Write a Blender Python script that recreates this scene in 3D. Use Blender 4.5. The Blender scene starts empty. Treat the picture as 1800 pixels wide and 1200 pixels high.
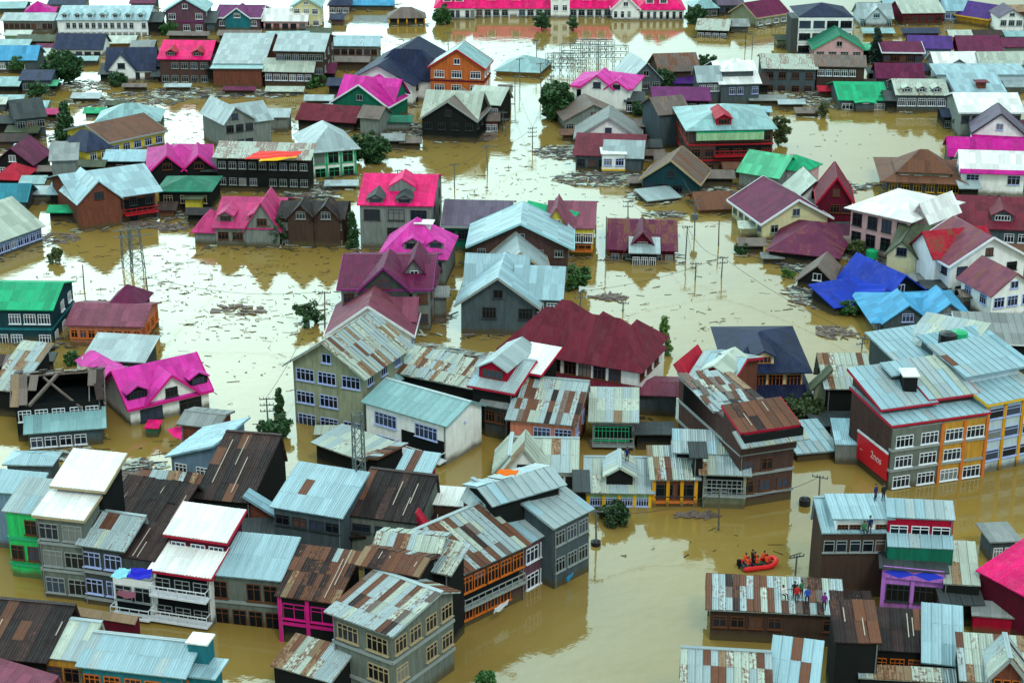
import bpy, bmesh, math, random
from mathutils import Vector, Matrix
random.seed(7)
R = math.radians
scene = bpy.context.scene
COL = scene.collection

# ------------------------------------------------------------------ camera, sky, sun, exposure
PITCH, HCAM, F = R(21.0), 80.0, 3074.0          # pitch down, height above the flood, focal length in photo pixels
cam_d = bpy.data.cameras.new('camera')
cam_d.sensor_width = 36.0
cam_d.lens = 36.0 * F / 1800.0
cam_d.clip_start, cam_d.clip_end = 1.0, 9000.0
cam = bpy.data.objects.new('camera', cam_d); COL.objects.link(cam)
cam.location = (0, 0, HCAM)
cam.rotation_euler = (math.pi / 2 - PITCH, 0, 0)
scene.camera = cam

SUN_EL, SUN_AZ = R(50), R(160)                   # high, behind the camera, through overcast
world = bpy.data.worlds.new('World'); scene.world = world
world.use_nodes = True
wn, wl = world.node_tree.nodes, world.node_tree.links
wn.clear()
w_out = wn.new('ShaderNodeOutputWorld'); w_bg = wn.new('ShaderNodeBackground')
w_sky = wn.new('ShaderNodeTexSky'); w_sky.sky_type = 'NISHITA'; w_sky.sun_disc = False
w_sky.sun_elevation = SUN_EL; w_sky.sun_rotation = SUN_AZ
w_sky.air_density = 1.0; w_sky.dust_density = 3.0; w_sky.ozone_density = 1.0
w_mix = wn.new('ShaderNodeMix'); w_mix.data_type = 'RGBA'; w_mix.inputs[0].default_value = 0.82
w_tc = wn.new('ShaderNodeTexCoord'); w_n = wn.new('ShaderNodeTexNoise'); w_n.inputs['Scale'].default_value = 2.2
w_n.inputs['Detail'].default_value = 5
w_r = wn.new('ShaderNodeValToRGB')
w_r.color_ramp.elements[0].position = 0.35; w_r.color_ramp.elements[0].color = (7.9, 12.3, 12.3, 1)
w_r.color_ramp.elements[1].position = 0.65; w_r.color_ramp.elements[1].color = (11.0, 14.8, 14.4, 1)
wl.new(w_tc.outputs['Generated'], w_n.inputs['Vector']); wl.new(w_n.outputs['Fac'], w_r.inputs['Fac'])
wl.new(w_sky.outputs[0], w_mix.inputs[6]); wl.new(w_r.outputs[0], w_mix.inputs[7])
# sky glow added low ahead and towards the left so the water reflects whiter
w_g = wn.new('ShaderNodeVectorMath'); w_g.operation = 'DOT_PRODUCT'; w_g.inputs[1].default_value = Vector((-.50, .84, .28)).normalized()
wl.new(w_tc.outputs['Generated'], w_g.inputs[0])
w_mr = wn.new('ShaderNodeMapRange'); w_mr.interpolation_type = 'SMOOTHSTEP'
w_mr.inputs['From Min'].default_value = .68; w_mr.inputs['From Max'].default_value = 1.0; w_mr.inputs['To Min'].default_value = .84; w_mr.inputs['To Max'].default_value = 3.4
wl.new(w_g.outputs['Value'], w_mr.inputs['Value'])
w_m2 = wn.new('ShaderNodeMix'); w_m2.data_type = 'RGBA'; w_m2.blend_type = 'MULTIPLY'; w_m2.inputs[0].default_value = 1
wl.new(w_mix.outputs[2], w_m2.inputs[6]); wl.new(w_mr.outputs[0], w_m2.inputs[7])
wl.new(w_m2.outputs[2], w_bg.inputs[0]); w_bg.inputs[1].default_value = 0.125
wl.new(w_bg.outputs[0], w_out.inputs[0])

sun_d = bpy.data.lights.new('sun', 'SUN'); sun_d.energy = 1.3; sun_d.angle = R(12); sun_d.color = (1.0, .96, .88)
sun = bpy.data.objects.new('sun', sun_d); COL.objects.link(sun)
sun.rotation_euler = (math.pi / 2 - SUN_EL, 0, math.pi - SUN_AZ) if False else (0, 0, 0)
_sd = Vector((math.sin(SUN_AZ) * math.cos(SUN_EL), math.cos(SUN_AZ) * math.cos(SUN_EL), math.sin(SUN_EL)))
sun.rotation_euler = _sd.to_track_quat('Z', 'Y').to_euler()

vs = scene.view_settings
scene.display_settings.display_device = 'sRGB'
vs.view_transform = 'Standard'; vs.look = 'None'; vs.gamma = 1.0; vs.use_curve_mapping = False
vs.exposure = -0.12

# ------------------------------------------------------------------ where a point of the photograph lies, given its height
_f = Vector((0, math.cos(PITCH), -math.sin(PITCH))); _u = Vector((0, math.sin(PITCH), math.cos(PITCH)))
def P(x, y, z=0.0):
    d = _f + Vector((1, 0, 0)) * ((x - 900) / F) + _u * ((600 - y) / F)
    t = (z - HCAM) / d.z
    return Vector((d.x * t, d.y * t, z))
def height_over(x, y, yb):
    g = P(x, yb)
    d = _f + _u * ((600 - y) / F)
    return HCAM + d.z / d.y * g.y
def ppm(y):
    dep = PITCH + math.atan((y - 600) / F)
    return F * math.sin(dep) / HCAM

# ------------------------------------------------------------------ materials
MAT = {}
def _new(name):
    m = bpy.data.materials.new(name); m.use_nodes = True
    nt = m.node_tree; b = nt.nodes['Principled BSDF']
    return m, nt.nodes, nt.links, b
def _mix(n, l, fac, a, b, mode='MIX'):
    m = n.new('ShaderNodeMix'); m.data_type = 'RGBA'; m.blend_type = mode
    for sock, v in ((m.inputs[0], fac), (m.inputs[6], a), (m.inputs[7], b)):
        if isinstance(v, (int, float)): sock.default_value = v
        elif isinstance(v, tuple): sock.default_value = (*v, 1) if len(v) == 3 else v
        else: l.new(v, sock)
    return m.outputs[2]
def _math(n, l, op, a, b=None, c=None):
    m = n.new('ShaderNodeMath'); m.operation = op
    for i, v in enumerate((a, b, c)):
        if v is None: continue
        if isinstance(v, (int, float)): m.inputs[i].default_value = v
        else: l.new(v, m.inputs[i])
    return m.outputs[0]
def _noise(n, l, vec, scale, detail=3, rough=.55):
    t = n.new('ShaderNodeTexNoise'); t.inputs['Scale'].default_value = scale
    t.inputs['Detail'].default_value = detail; t.inputs['Roughness'].default_value = rough
    if vec is not None: l.new(vec, t.inputs['Vector'])
    return t.outputs['Fac']
def _map(n, l, vec, scale, loc=(0, 0, 0)):
    m = n.new('ShaderNodeMapping'); m.inputs['Scale'].default_value = scale; m.inputs['Location'].default_value = loc
    l.new(vec, m.inputs['Vector']); return m.outputs[0]
def _ramp(n, l, fac, p0, p1):
    m = n.new('ShaderNodeMapRange'); m.inputs['From Min'].default_value = p0; m.inputs['From Max'].default_value = p1
    m.clamp = True; l.new(fac, m.inputs['Value']); return m.outputs[0]
def _bump(n, l, b, h, s, d):
    t = n.new('ShaderNodeBump'); t.inputs['Strength'].default_value = s; t.inputs['Distance'].default_value = d
    l.new(h, t.inputs['Height']); l.new(t.outputs[0], b.inputs['Normal'])

COLS = dict(
    ice=(.30, .46, .53), silver=(.33, .41, .435), pale=(.43, .49, .42), white=(.80, .82, .80), bluesilver=(.25, .44, .53), teal=(.13, .30, .30),
    aqua=(.21, .39, .41), bright=(.86, .86, .84),
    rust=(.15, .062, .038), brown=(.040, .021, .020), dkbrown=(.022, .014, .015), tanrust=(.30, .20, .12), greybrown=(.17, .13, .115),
    hotpink=(.78, .002, .15), magenta=(.50, .005, .24), rose=(.52, .035, .17), pink=(.66, .035, .36), maroon=(.15, .012, .030), mauve=(.22, .055, .095),
    purple=(.14, .012, .11), violet=(.07, .018, .19), navy=(.010, .016, .055), slate=(.028, .038, .085), green=(.005, .36, .16), tealgreen=(.01, .17, .10),
    mint=(.10, .50, .28), crimson=(.42, .006, .03), red=(.55, .02, .015), tarpblue=(.005, .035, .42), skyblue=(.07, .33, .58),
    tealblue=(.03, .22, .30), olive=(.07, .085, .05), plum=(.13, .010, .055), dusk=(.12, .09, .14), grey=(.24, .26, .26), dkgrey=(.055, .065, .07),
)
def roof_mat(name, rust=0.1, var=.25, cell=True):
    """painted or galvanised sheet: ribs across u, sheets of 0.9 by 2.4 m, streaks down v, patches of rust"""
    key = ('roof', name, rust, cell)
    if key in MAT: return MAT[key]
    m, n, l, b = _new('sheet_metal_' + name)
    c = COLS[name]
    uv = n.new('ShaderNodeUVMap'); geo = n.new('ShaderNodeNewGeometry')
    oi = n.new('ShaderNodeObjectInfo')
    sep = n.new('ShaderNodeSeparateXYZ'); l.new(uv.outputs[0], sep.inputs[0])
    if cell:
        cu = _math(n, l, 'FLOOR', _math(n, l, 'DIVIDE', sep.outputs[0], .92))
        cv = _math(n, l, 'FLOOR', _math(n, l, 'DIVIDE', sep.outputs[1], 2.45))
        wn_ = n.new('ShaderNodeTexWhiteNoise'); wn_.noise_dimensions = '3D'
        cm = n.new('ShaderNodeCombineXYZ'); l.new(cu, cm.inputs[0]); l.new(cv, cm.inputs[1]); l.new(oi.outputs['Random'], cm.inputs[2])
        l.new(cm.outputs[0], wn_.inputs[0]); rnd = wn_.outputs[0]
    else:
        rnd = oi.outputs['Random']
    stre = _noise(n, l, _map(n, l, uv.outputs[0], (5, .5, 1)), 1.0, 4)
    big = _noise(n, l, geo.outputs['Position'], .55, 4)
    fine = _noise(n, l, geo.outputs['Position'], 3.2, 5, .7)
    lo = tuple(x * (1 - var) * .9 for x in c); hi = tuple(min(.9, x * (1 + var * .55)) for x in c)
    col = _mix(n, l, rnd, lo, hi)
    col = _mix(n, l, _math(n, l, 'MULTIPLY', _ramp(n, l, stre, .42, .75), .40), col, tuple(x * .42 + .012 for x in c))
    if not name in ('ice', 'silver', 'bright', 'white'):
        fd = _noise(n, l, _map(n, l, geo.outputs['Position'], (1.3, 1.3, .4), (7, 3, 1)), .9, 5, .7); gm = sum(c) / 3
        col = _mix(n, l, _math(n, l, 'MULTIPLY', _ramp(n, l, fd, .48, .78), .28), col, tuple(min(.8, x * .8 + gm * .35 + .05) for x in c))
    col = _mix(n, l, _math(n, l, 'MULTIPLY', _ramp(n, l, big, .5, .72), .30), col, tuple(.55 * x + .03 for x in c))
    s = _math(n, l, 'ADD', _math(n, l, 'MULTIPLY', fine, .6), _math(n, l, 'ADD', _math(n, l, 'MULTIPLY', stre, .4), _math(n, l, 'MULTIPLY', rnd, .22)))
    rf = _ramp(n, l, s, .84 - rust * .45, .92 - rust * .45)
    rc = _mix(n, l, fine, (.05, .022, .016), (.24, .095, .05))
    col = _mix(n, l, _math(n, l, 'MULTIPLY', rf, min(.95, .35 + rust * 2)), col, rc)
    # rain-darkened lap joints every sheet
    fu = _math(n, l, 'FRACT', _math(n, l, 'DIVIDE', sep.outputs[0], .92))
    jn = _math(n, l, 'LESS_THAN', fu, .05)
    col = _mix(n, l, _math(n, l, 'MULTIPLY', jn, .35), col, tuple(x * .4 for x in c))
    l.new(col, b.inputs['Base Color'])
    shiny = name in ('ice', 'silver', 'aqua', 'bright', 'white', 'bluesilver', 'pale')
    b.inputs['Roughness'].default_value = .40 if shiny else .6; b.inputs['Specular IOR Level'].default_value = .4 if shiny else .12
    rib = _math(n, l, 'SINE', _math(n, l, 'MULTIPLY', sep.outputs[0], 2 * math.pi / .23))
    _bump(n, l, b, _math(n, l, 'ADD', rib, _math(n, l, 'MULTIPLY', fine, 1.5)), .5, .03)
    MAT[key] = m
    return m

WALLS = dict(
    white=(.84, .86, .85), cream=(.66, .62, .36), yellow=(.62, .50, .06), grey=(.20, .225, .215), dkgrey=(.06, .07, .068), olive=(.29, .31, .21), concrete=(.15, .17, .15),
    pinkish=(.60, .36, .38), lilac=(.52, .19, .66), orange=(.52, .13, .035), salmon=(.62, .22, .14), green=(.03, .52, .14), tealgreen=(.01, .15, .09),
    teal=(.02, .17, .21), dkteal=(.012, .05, .065), brickred=(.17, .055, .035), brickbrown=(.085, .045, .040), brickpurple=(.13, .06, .085), maroon=(.12, .01, .025),
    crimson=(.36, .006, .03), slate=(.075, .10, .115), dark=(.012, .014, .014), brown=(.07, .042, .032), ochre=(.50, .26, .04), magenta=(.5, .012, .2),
    blue=(.16, .25, .36), paleblue=(.45, .55, .62), mint=(.35, .58, .33), amber=(.72, .32, .01),
)
def wall_mat(name):
    key = ('wall', name)
    if key in MAT: return MAT[key]
    m, n, l, b = _new('wall_' + name); c = WALLS.get(name) or COLS[name]
    uv = n.new('ShaderNodeUVMap'); geo = n.new('ShaderNodeNewGeometry')
    st = _noise(n, l, _map(n, l, uv.outputs[0], (2.2, .28, 1)), 1.0, 5, .65)
    bl = _noise(n, l, geo.outputs['Position'], .8, 5, .6)
    col = _mix(n, l, _math(n, l, 'MULTIPLY', _ramp(n, l, st, .40, .72), .34 if name in ('white', 'cream', 'paleblue', 'pinkish') else .75), c, tuple(x * .36 + .008 for x in c))
    col = _mix(n, l, _math(n, l, 'MULTIPLY', _ramp(n, l, bl, .42, .7), .35), col, tuple(x * .6 + .01 for x in c))
    if name.startswith('brick'):
        bt = n.new('ShaderNodeTexBrick'); l.new(uv.outputs[0], bt.inputs['Vector'])
        bt.inputs['Scale'].default_value = 2.0; bt.inputs['Mortar Size'].default_value = .035
        bt.inputs['Color1'].default_value = (1, 1, 1, 1); bt.inputs['Color2'].default_value = (.55, .55, .55, 1); bt.inputs['Mortar'].default_value = (1.5, 1.7, 1.7, 1)
        col = _mix(n, l, .6, col, bt.outputs[0], 'MULTIPLY')
    sep = n.new('ShaderNodeSeparateXYZ'); l.new(geo.outputs['Position'], sep.inputs[0])
    z = _math(n, l, 'ADD', sep.outputs[2], _math(n, l, 'MULTIPLY', bl, -.9))
    mud = _ramp(n, l, z, .55, -.10)
    col = _mix(n, l, _math(n, l, 'MULTIPLY', mud, .85), col, (.085, .066, .032))
    l.new(col, b.inputs['Base Color']); b.inputs['Roughness'].default_value = .9; b.inputs['Specular IOR Level'].default_value = .05
    _bump(n, l, b, bl, .3, .05)
    MAT[key] = m; return m
def paint(name, c, rough=.6, noise=.35, spec=.3):
    key = ('paint', name)
    if key in MAT: return MAT[key]
    m, n, l, b = _new(name); geo = n.new('ShaderNodeNewGeometry')
    nz = _noise(n, l, geo.outputs['Position'], 1.7, 4, .65)
    col = _mix(n, l, _math(n, l, 'MULTIPLY', _ramp(n, l, nz, .4, .75), noise), c, tuple(x * .4 for x in c))
    l.new(col, b.inputs['Base Color']); b.inputs['Roughness'].default_value = rough; b.inputs['Specular IOR Level'].default_value = spec
    MAT[key] = m; return m
def glass_mat():
    key = 'glass'
    if key in MAT: return MAT[key]
    m, n, l, b = _new('window_glass'); oi = n.new('ShaderNodeObjectInfo')
    r = n.new('ShaderNodeValToRGB'); l.new(oi.outputs['Random'], r.inputs[0])
    r.color_ramp.interpolation = 'CONSTANT'
    for p_, c_ in ((.45, (.012, .018, .03, 1)), (.72, (.035, .05, .085, 1)), (.88, (.16, .17, .17, 1)), (.95, (.10, .05, .04, 1))): e_ = r.color_ramp.elements.new(p_); e_.color = c_
    r.color_ramp.elements[0].color = (.005, .007, .011, 1); r.color_ramp.elements[-1].color = (.03, .04, .06, 1)
    l.new(r.outputs[0], b.inputs['Base Color']); b.inputs['Roughness'].default_value = .12
    b.inputs['Specular IOR Level'].default_value = .35
    MAT[key] = m; return m
FR = dict(white=(.70, .74, .80), blue=(.38, .46, .75), brown=(.12, .045, .02), orange=(.55, .14, .02), red=(.4, .01, .02), dark=(.03, .035, .04),
          yellow=(.7, .42, .02), crimson=(.40, .005, .03), magenta=(.62, .012, .22), grey=(.26, .29, .29), green=(.02, .35, .16), purple=(.2, .02, .14), cyan=(.3, .55, .6), tan=(.38, .30, .18))
def fr_mat(k): return paint('trim_paint_' + k, FR.get(k) or WALLS.get(k) or COLS[k])
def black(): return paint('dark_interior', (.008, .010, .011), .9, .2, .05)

# ------------------------------------------------------------------ mesh helpers
def mesh(name, verts, faces, mat, parent=None, uvs=None, M=None):
    me = bpy.data.meshes.new(name)
    me.from_pydata([tuple(v) for v in verts], [], faces)
    if uvs:
        uvl = me.uv_layers.new(name='UVMap'); k = 0
        for f in uvs:
            for t in f: uvl.data[k].uv = t; k += 1
    if mat: me.materials.append(mat)
    return link(name, me, parent, M)
def link(name, me, parent=None, M=None):
    o = bpy.data.objects.new(name, me); COL.objects.link(o)
    if parent is not None: o.parent = parent
    if M is not None: o.matrix_local = M
    return o
class MB:
    def __init__(s): s.v = []; s.f = []; s.uv = []
    def quad(s, *p):
        i = len(s.v); s.v += [Vector(q) for q in p]; s.f.append(tuple(range(i, i + len(p))))
        a = Vector(p[0]); u = (Vector(p[1]) - a)
        if u.length < 1e-6: u = Vector((1, 0, 0))
        u.normalize(); nn = u.cross(Vector(p[-1]) - a)
        v = nn.cross(u); v = v.normalized() if v.length > 1e-9 else Vector((0, 0, 1))
        s.uv.append([((Vector(q) - a).dot(u) + a.x, (Vector(q) - a).dot(v) + a.z) for q in p])
    def box(s, x0, y0, z0, x1, y1, z1):
        c = [(x0, y0, z0), (x1, y0, z0), (x1, y1, z0), (x0, y1, z0), (x0, y0, z1), (x1, y0, z1), (x1, y1, z1), (x0, y1, z1)]
        for q in ((0, 1, 5, 4), (1, 2, 6, 5), (2, 3, 7, 6), (3, 0, 4, 7), (4, 5, 6, 7), (3, 2, 1, 0)): s.quad(*[c[i] for i in q])
    def bar(s, a, b, w, t=None):
        a, b = Vector(a), Vector(b); t = t or w
        d = (b - a)
        if d.length < 1e-5: return
        d.normalize(); up = Vector((0, 0, 1)) if abs(d.z) < .9 else Vector((1, 0, 0))
        x = d.cross(up).normalized() * (w / 2); y = d.cross(x).normalized() * (t / 2)
        p = [a - x - y, a + x - y, a + x + y, a - x + y]; q = [v + (b - a) for v in p]
        for i in range(4): s.quad(p[i], p[(i + 1) % 4], q[(i + 1) % 4], q[i])
        s.quad(*p[::-1]); s.quad(*q)
    def prism(s, poly, off):
        """closed polygon extruded by vector off"""
        poly = [Vector(p) for p in poly]; q = [p + off for p in poly]; k = len(poly)
        s.quad(*poly[::-1]); s.quad(*q)
        for i in range(k): s.quad(poly[i], poly[(i + 1) % k], q[(i + 1) % k], q[i])
    def tube(s, a, b, r0, r1, k=6):
        a, b = Vector(a), Vector(b); d = (b - a).normalized(); up = Vector((0, 0, 1)) if abs(d.z) < .9 else Vector((1, 0, 0))
        x = d.cross(up).normalized(); y = d.cross(x)
        A = [a + (x * math.cos(t) + y * math.sin(t)) * r0 for t in [2 * math.pi * i / k for i in range(k)]]
        B = [b + (x * math.cos(t) + y * math.sin(t)) * r1 for t in [2 * math.pi * i / k for i in range(k)]]
        for i in range(k): s.quad(A[i], A[(i + 1) % k], B[(i + 1) % k], B[i])
        s.quad(*B); s.quad(*A[::-1])
    def build(s, name, mat, parent=None, T=None):
        v = [T @ q for q in s.v] if T is not None else s.v
        return mesh(name, v, s.f, mat, parent, s.uv)
def empty(name, loc, rz, label, cat, group=None):
    o = bpy.data.objects.new(name, None); COL.objects.link(o); o.empty_display_size = .5
    o.location = loc; o.rotation_euler = (0, 0, rz); o['label'] = label; o['category'] = cat
    if group: o['group'] = group
    return o
def tag(o, label=None, cat=None, group=None, kind=None):
    if label: o['label'] = label
    if cat: o['category'] = cat
    if group: o['group'] = group
    if kind: o['kind'] = kind
    return o

# ------------------------------------------------------------------ windows: a frame with mullions, its pane a sub-part
WCACHE = {}
def window_meshes(w, h, n, sill=True, bars=1):
    key = (round(w, 1), round(h, 1), n, sill, bars)
    if key in WCACHE: return WCACHE[key]
    w, h = key[0], key[1]
    m = MB(); t = .07; d = .10
    m.box(-w / 2, -d, -h / 2, w / 2, 0, -h / 2 + t); m.box(-w / 2, -d, h / 2 - t, w / 2, 0, h / 2)
    m.box(-w / 2, -d, -h / 2 + t, -w / 2 + t, 0, h / 2 - t); m.box(w / 2 - t, -d, -h / 2 + t, w / 2, 0, h / 2 - t)
    for i in range(1, n):
        x = -w / 2 + w * i / n; m.box(x - t * .4, -d + .01, -h / 2 + t, x + t * .55, -.005, h / 2 - t)
    if bars: m.box(-w / 2 + t, -d + .02, h * .18, w / 2 - t, -.006, h * .18 + .06)
    if sill: m.box(-w / 2 - .1, -d - .12, -h / 2 - .08, w / 2 + .1, 0, -h / 2 - .003)
    fm = bpy.data.meshes.new('window'); fm.from_pydata(m.v, [], m.f)
    p = MB(); p.box(-w / 2 + t, -.035, -h / 2 + t, w / 2 - t, 0.01, h / 2 - t)
    pm = bpy.data.meshes.new('pane'); pm.from_pydata(p.v, [], p.f)
    pm.materials.append(glass_mat())
    WCACHE[key] = (fm, pm, {})
    return WCACHE[key]
WM = {}
def window(parent, M, w=1.3, h=1.25, n=3, fc='white', sill=True, bars=1, open_=False, part=True):
    fm, pm, _ = window_meshes(w, h, n, sill, bars)
    key = (fm.name, fc)
    if key not in WM:
        c = fm.copy(); c.materials.append(fr_mat(fc)); WM[key] = c
    o = link('window', WM[key], parent, M)
    pk = (pm.name, open_)
    if pk not in WM:
        c = pm.copy()
        if open_: c.materials[0] = black()
        WM[pk] = c
    if part: link('pane', WM[pk], o)
    return o

# ------------------------------------------------------------------ roofs
def clip(poly, ax, val, keep_less):
    out = []
    for i in range(len(poly)):
        a, b = poly[i], poly[(i + 1) % len(poly)]
        ia = (a[ax] <= val) if keep_less else (a[ax] >= val); ib = (b[ax] <= val) if keep_less else (b[ax] >= val)
        if ia: out.append(a)
        if ia != ib:
            t = (val - a[ax]) / (b[ax] - a[ax]); out.append((a[0] + t * (b[0] - a[0]), a[1] + t * (b[1] - a[1])))
    return out
PAL = dict(
    silver=[('silver', .16, 8), ('ice', .12, 3), ('pale', .25, 1)],
    blue=[('ice', .11, 10), ('silver', .2, 1), ('rust', .5, .2)],
    white=[('bright', .02, 5), ('white', .05, 2)],
    pale=[('pale', .28, 5), ('silver', .2, 3), ('tanrust', .4, .6)],
    patch=[('silver', .34, 5), ('rust', .5, 3), ('pale', .4, 3), ('brown', .4, 2), ('greybrown', .4, 1)],
    patchpale=[('pale', .42, 5), ('silver', .34, 5), ('tanrust', .5, 2), ('rust', .5, 1.5)],
    patchrust=[('rust', .5, 4), ('brown', .5, 4), ('silver', .3, 2), ('tanrust', .4, 1)],
    brown=[('brown', .25, 6), ('dkbrown', .2, 5), ('rust', .5, 1)],
    rust=[('rust', .5, 5), ('brown', .4, 3), ('tanrust', .4, 1)],
    teal=[('aqua', .04, 8), ('teal', .05, 1)],
    hotpink=[('hotpink', 0, 1)], pink=[('pink', 0, 1)], maroon=[('maroon', .02, 1)], navy=[('navy', 0, 1)], purple=[('purple', .05, 1)],
    crimson=[('crimson', .03, 1)], skyblue=[('skyblue', .02, 1)], green=[('green', .02, 1)], rose=[('rose', .05, 1)], magenta=[('magenta', .02, 1)],
    greybrown=[('greybrown', .2, 3), ('brown', .3, 1), ('tanrust', .4, 1)], tarpblue=[('tarpblue', 0, 1)],
)
N_SHEETS = [0]
SHEET = {}
def sheet_mesh(w, l, mat):
    key = (round(w, 2), round(l, 2), mat.name)
    if key in SHEET: return SHEET[key]
    m = MB(); w2 = w * .985; k = 6; pts = []
    for i in range(k + 1):
        x = w2 * i / k; pts.append((x, .028 if i % 2 else 0.0))
    pts[0] = (0, .045)
    for i in range(k):
        (xa, za), (xb, zb) = pts[i], pts[i + 1]
        m.quad((xa, -.06, za), (xb, -.06, zb), (xb, l, zb + .0), (xa, l, za + .0))
    m.quad((0, -.06, -.03), (w2, -.06, -.03), (w2, -.06, pts[-1][1]), (0, -.06, .045))
    m.quad((0, l, -.03), (0, -.06, -.03), (0, -.06, .045), (0, l, .045))
    me = bpy.data.meshes.new('roof_sheet'); me.from_pydata(m.v, [], m.f)
    uvl = me.uv_layers.new(name='UVMap'); j = 0
    for f in m.f:
        for vi in f: uvl.data[j].uv = (m.v[vi].x + .01, m.v[vi].y + .01); j += 1
    me.materials.append(mat); SHEET[key] = me
    return me
def slope(parent, pts, pal, sheets, mb, rag=0.0, rng=random, sw=.92, sl=2.45, hole=False):
    """pts: planar polygon, first edge along the eave, counter-clockwise seen from above. Adds the slab to mb, sheets as objects"""
    pts = [Vector(p) for p in pts]
    o = pts[0]; U = (pts[1] - o).normalized(); N = U.cross(pts[-1] - o)
    if N.z < 0: N = -N
    N.normalize(); V = N.cross(U)
    if hole:
        u_ = (pts[1] - pts[0]); v_ = (pts[-1] - pts[0])
        for i in (0, 1, 5, 6): mb.bar(pts[0] + u_ * i / 6, pts[0] + u_ * i / 6 + v_, .12)
        mb.bar(pts[0] + v_, pts[1] + v_, .14); mb.bar(pts[0] + u_ * .2, pts[0] + u_ * .5 + v_ * .9 + Vector((0, 0, .3)), .3); mb.bar(pts[0] + u_ * .75 + Vector((0, 0, -.8)), pts[0] + u_ * .35 + v_ * .8 + Vector((0, 0, .4)), .2)
    else: mb.prism([p + N * -.14 for p in pts], N * .14)
    if not sheets: return
    q = [((p - o).dot(U), (p - o).dot(V)) for p in pts]
    u0, u1 = min(a for a, _ in q), max(a for a, _ in q); v1 = max(b for _, b in q)
    nu = max(1, round((u1 - u0) / sw)); nv = max(1, round(v1 / sl)); cw = (u1 - u0) / nu; cl = v1 / nv
    tot = sum(c[2] for c in pal)
    base = [(c, ct) for c in pal for ct in (c[2],)]
    run = None
    for i in range(nu):
        for j in range(nv):
            if hole:
                um, vm = (i + .5) / nu, (j + .5) / nv
                if abs(um - .56) < .36 * (1.15 - vm * .55) or rng.random() < .12: run = None; continue
            elif rng.random() < rag * .12: run = None; continue
            a, b = u0 + i * cw, u0 + (i + 1) * cw; c, d = j * cl, (j + 1) * cl
            pl = clip(clip(clip(clip(q, 0, a, False), 0, b, True), 1, c, False), 1, d, True)
            if len(pl) < 3: continue
            ar = abs(sum(pl[k][0] * pl[(k + 1) % len(pl)][1] - pl[(k + 1) % len(pl)][0] * pl[k][1] for k in range(len(pl)))) / 2
            if ar < .12: continue
            if run is None or rng.random() < .62:
                r = rng.random() * tot
                for cc in pal:
                    r -= cc[2]
                    if r <= 0: break
                run = cc
            mt = roof_mat(run[0], run[1], .10 if run[0] in ('ice', 'silver', 'white', 'bright', 'aqua') else .25, False)
            jz = .03 + rng.random() * .02 * (1 + 4 * rag); ja = R(rng.uniform(-.35, .35) * (1 + 9 * rag))
            F3 = Matrix((U, V, N)).transposed().to_4x4()
            Mx = Matrix.Translation(o + U * a + V * c + N * jz) @ F3 @ Matrix.Rotation(ja, 4, 'Z')
            if rag: Mx = Mx @ Matrix.Rotation(R(rng.uniform(0, 2.5) * rag), 4, 'X')
            if abs(ar - cw * cl) < .02 * cw * cl:
                link('roof_sheet', sheet_mesh(cw, cl, mt), parent, Mx)
            else:
                s = MB(); s.prism([(x - a, y - c, -.02) for x, y in pl], Vector((0, 0, .03)))
                s.uv = [[(s.v[k].x, s.v[k].y) for k in f] for f in s.f]
                mesh('roof_sheet', s.v, s.f, mt, parent, s.uv, Mx)
            N_SHEETS[0] += 1

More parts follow.
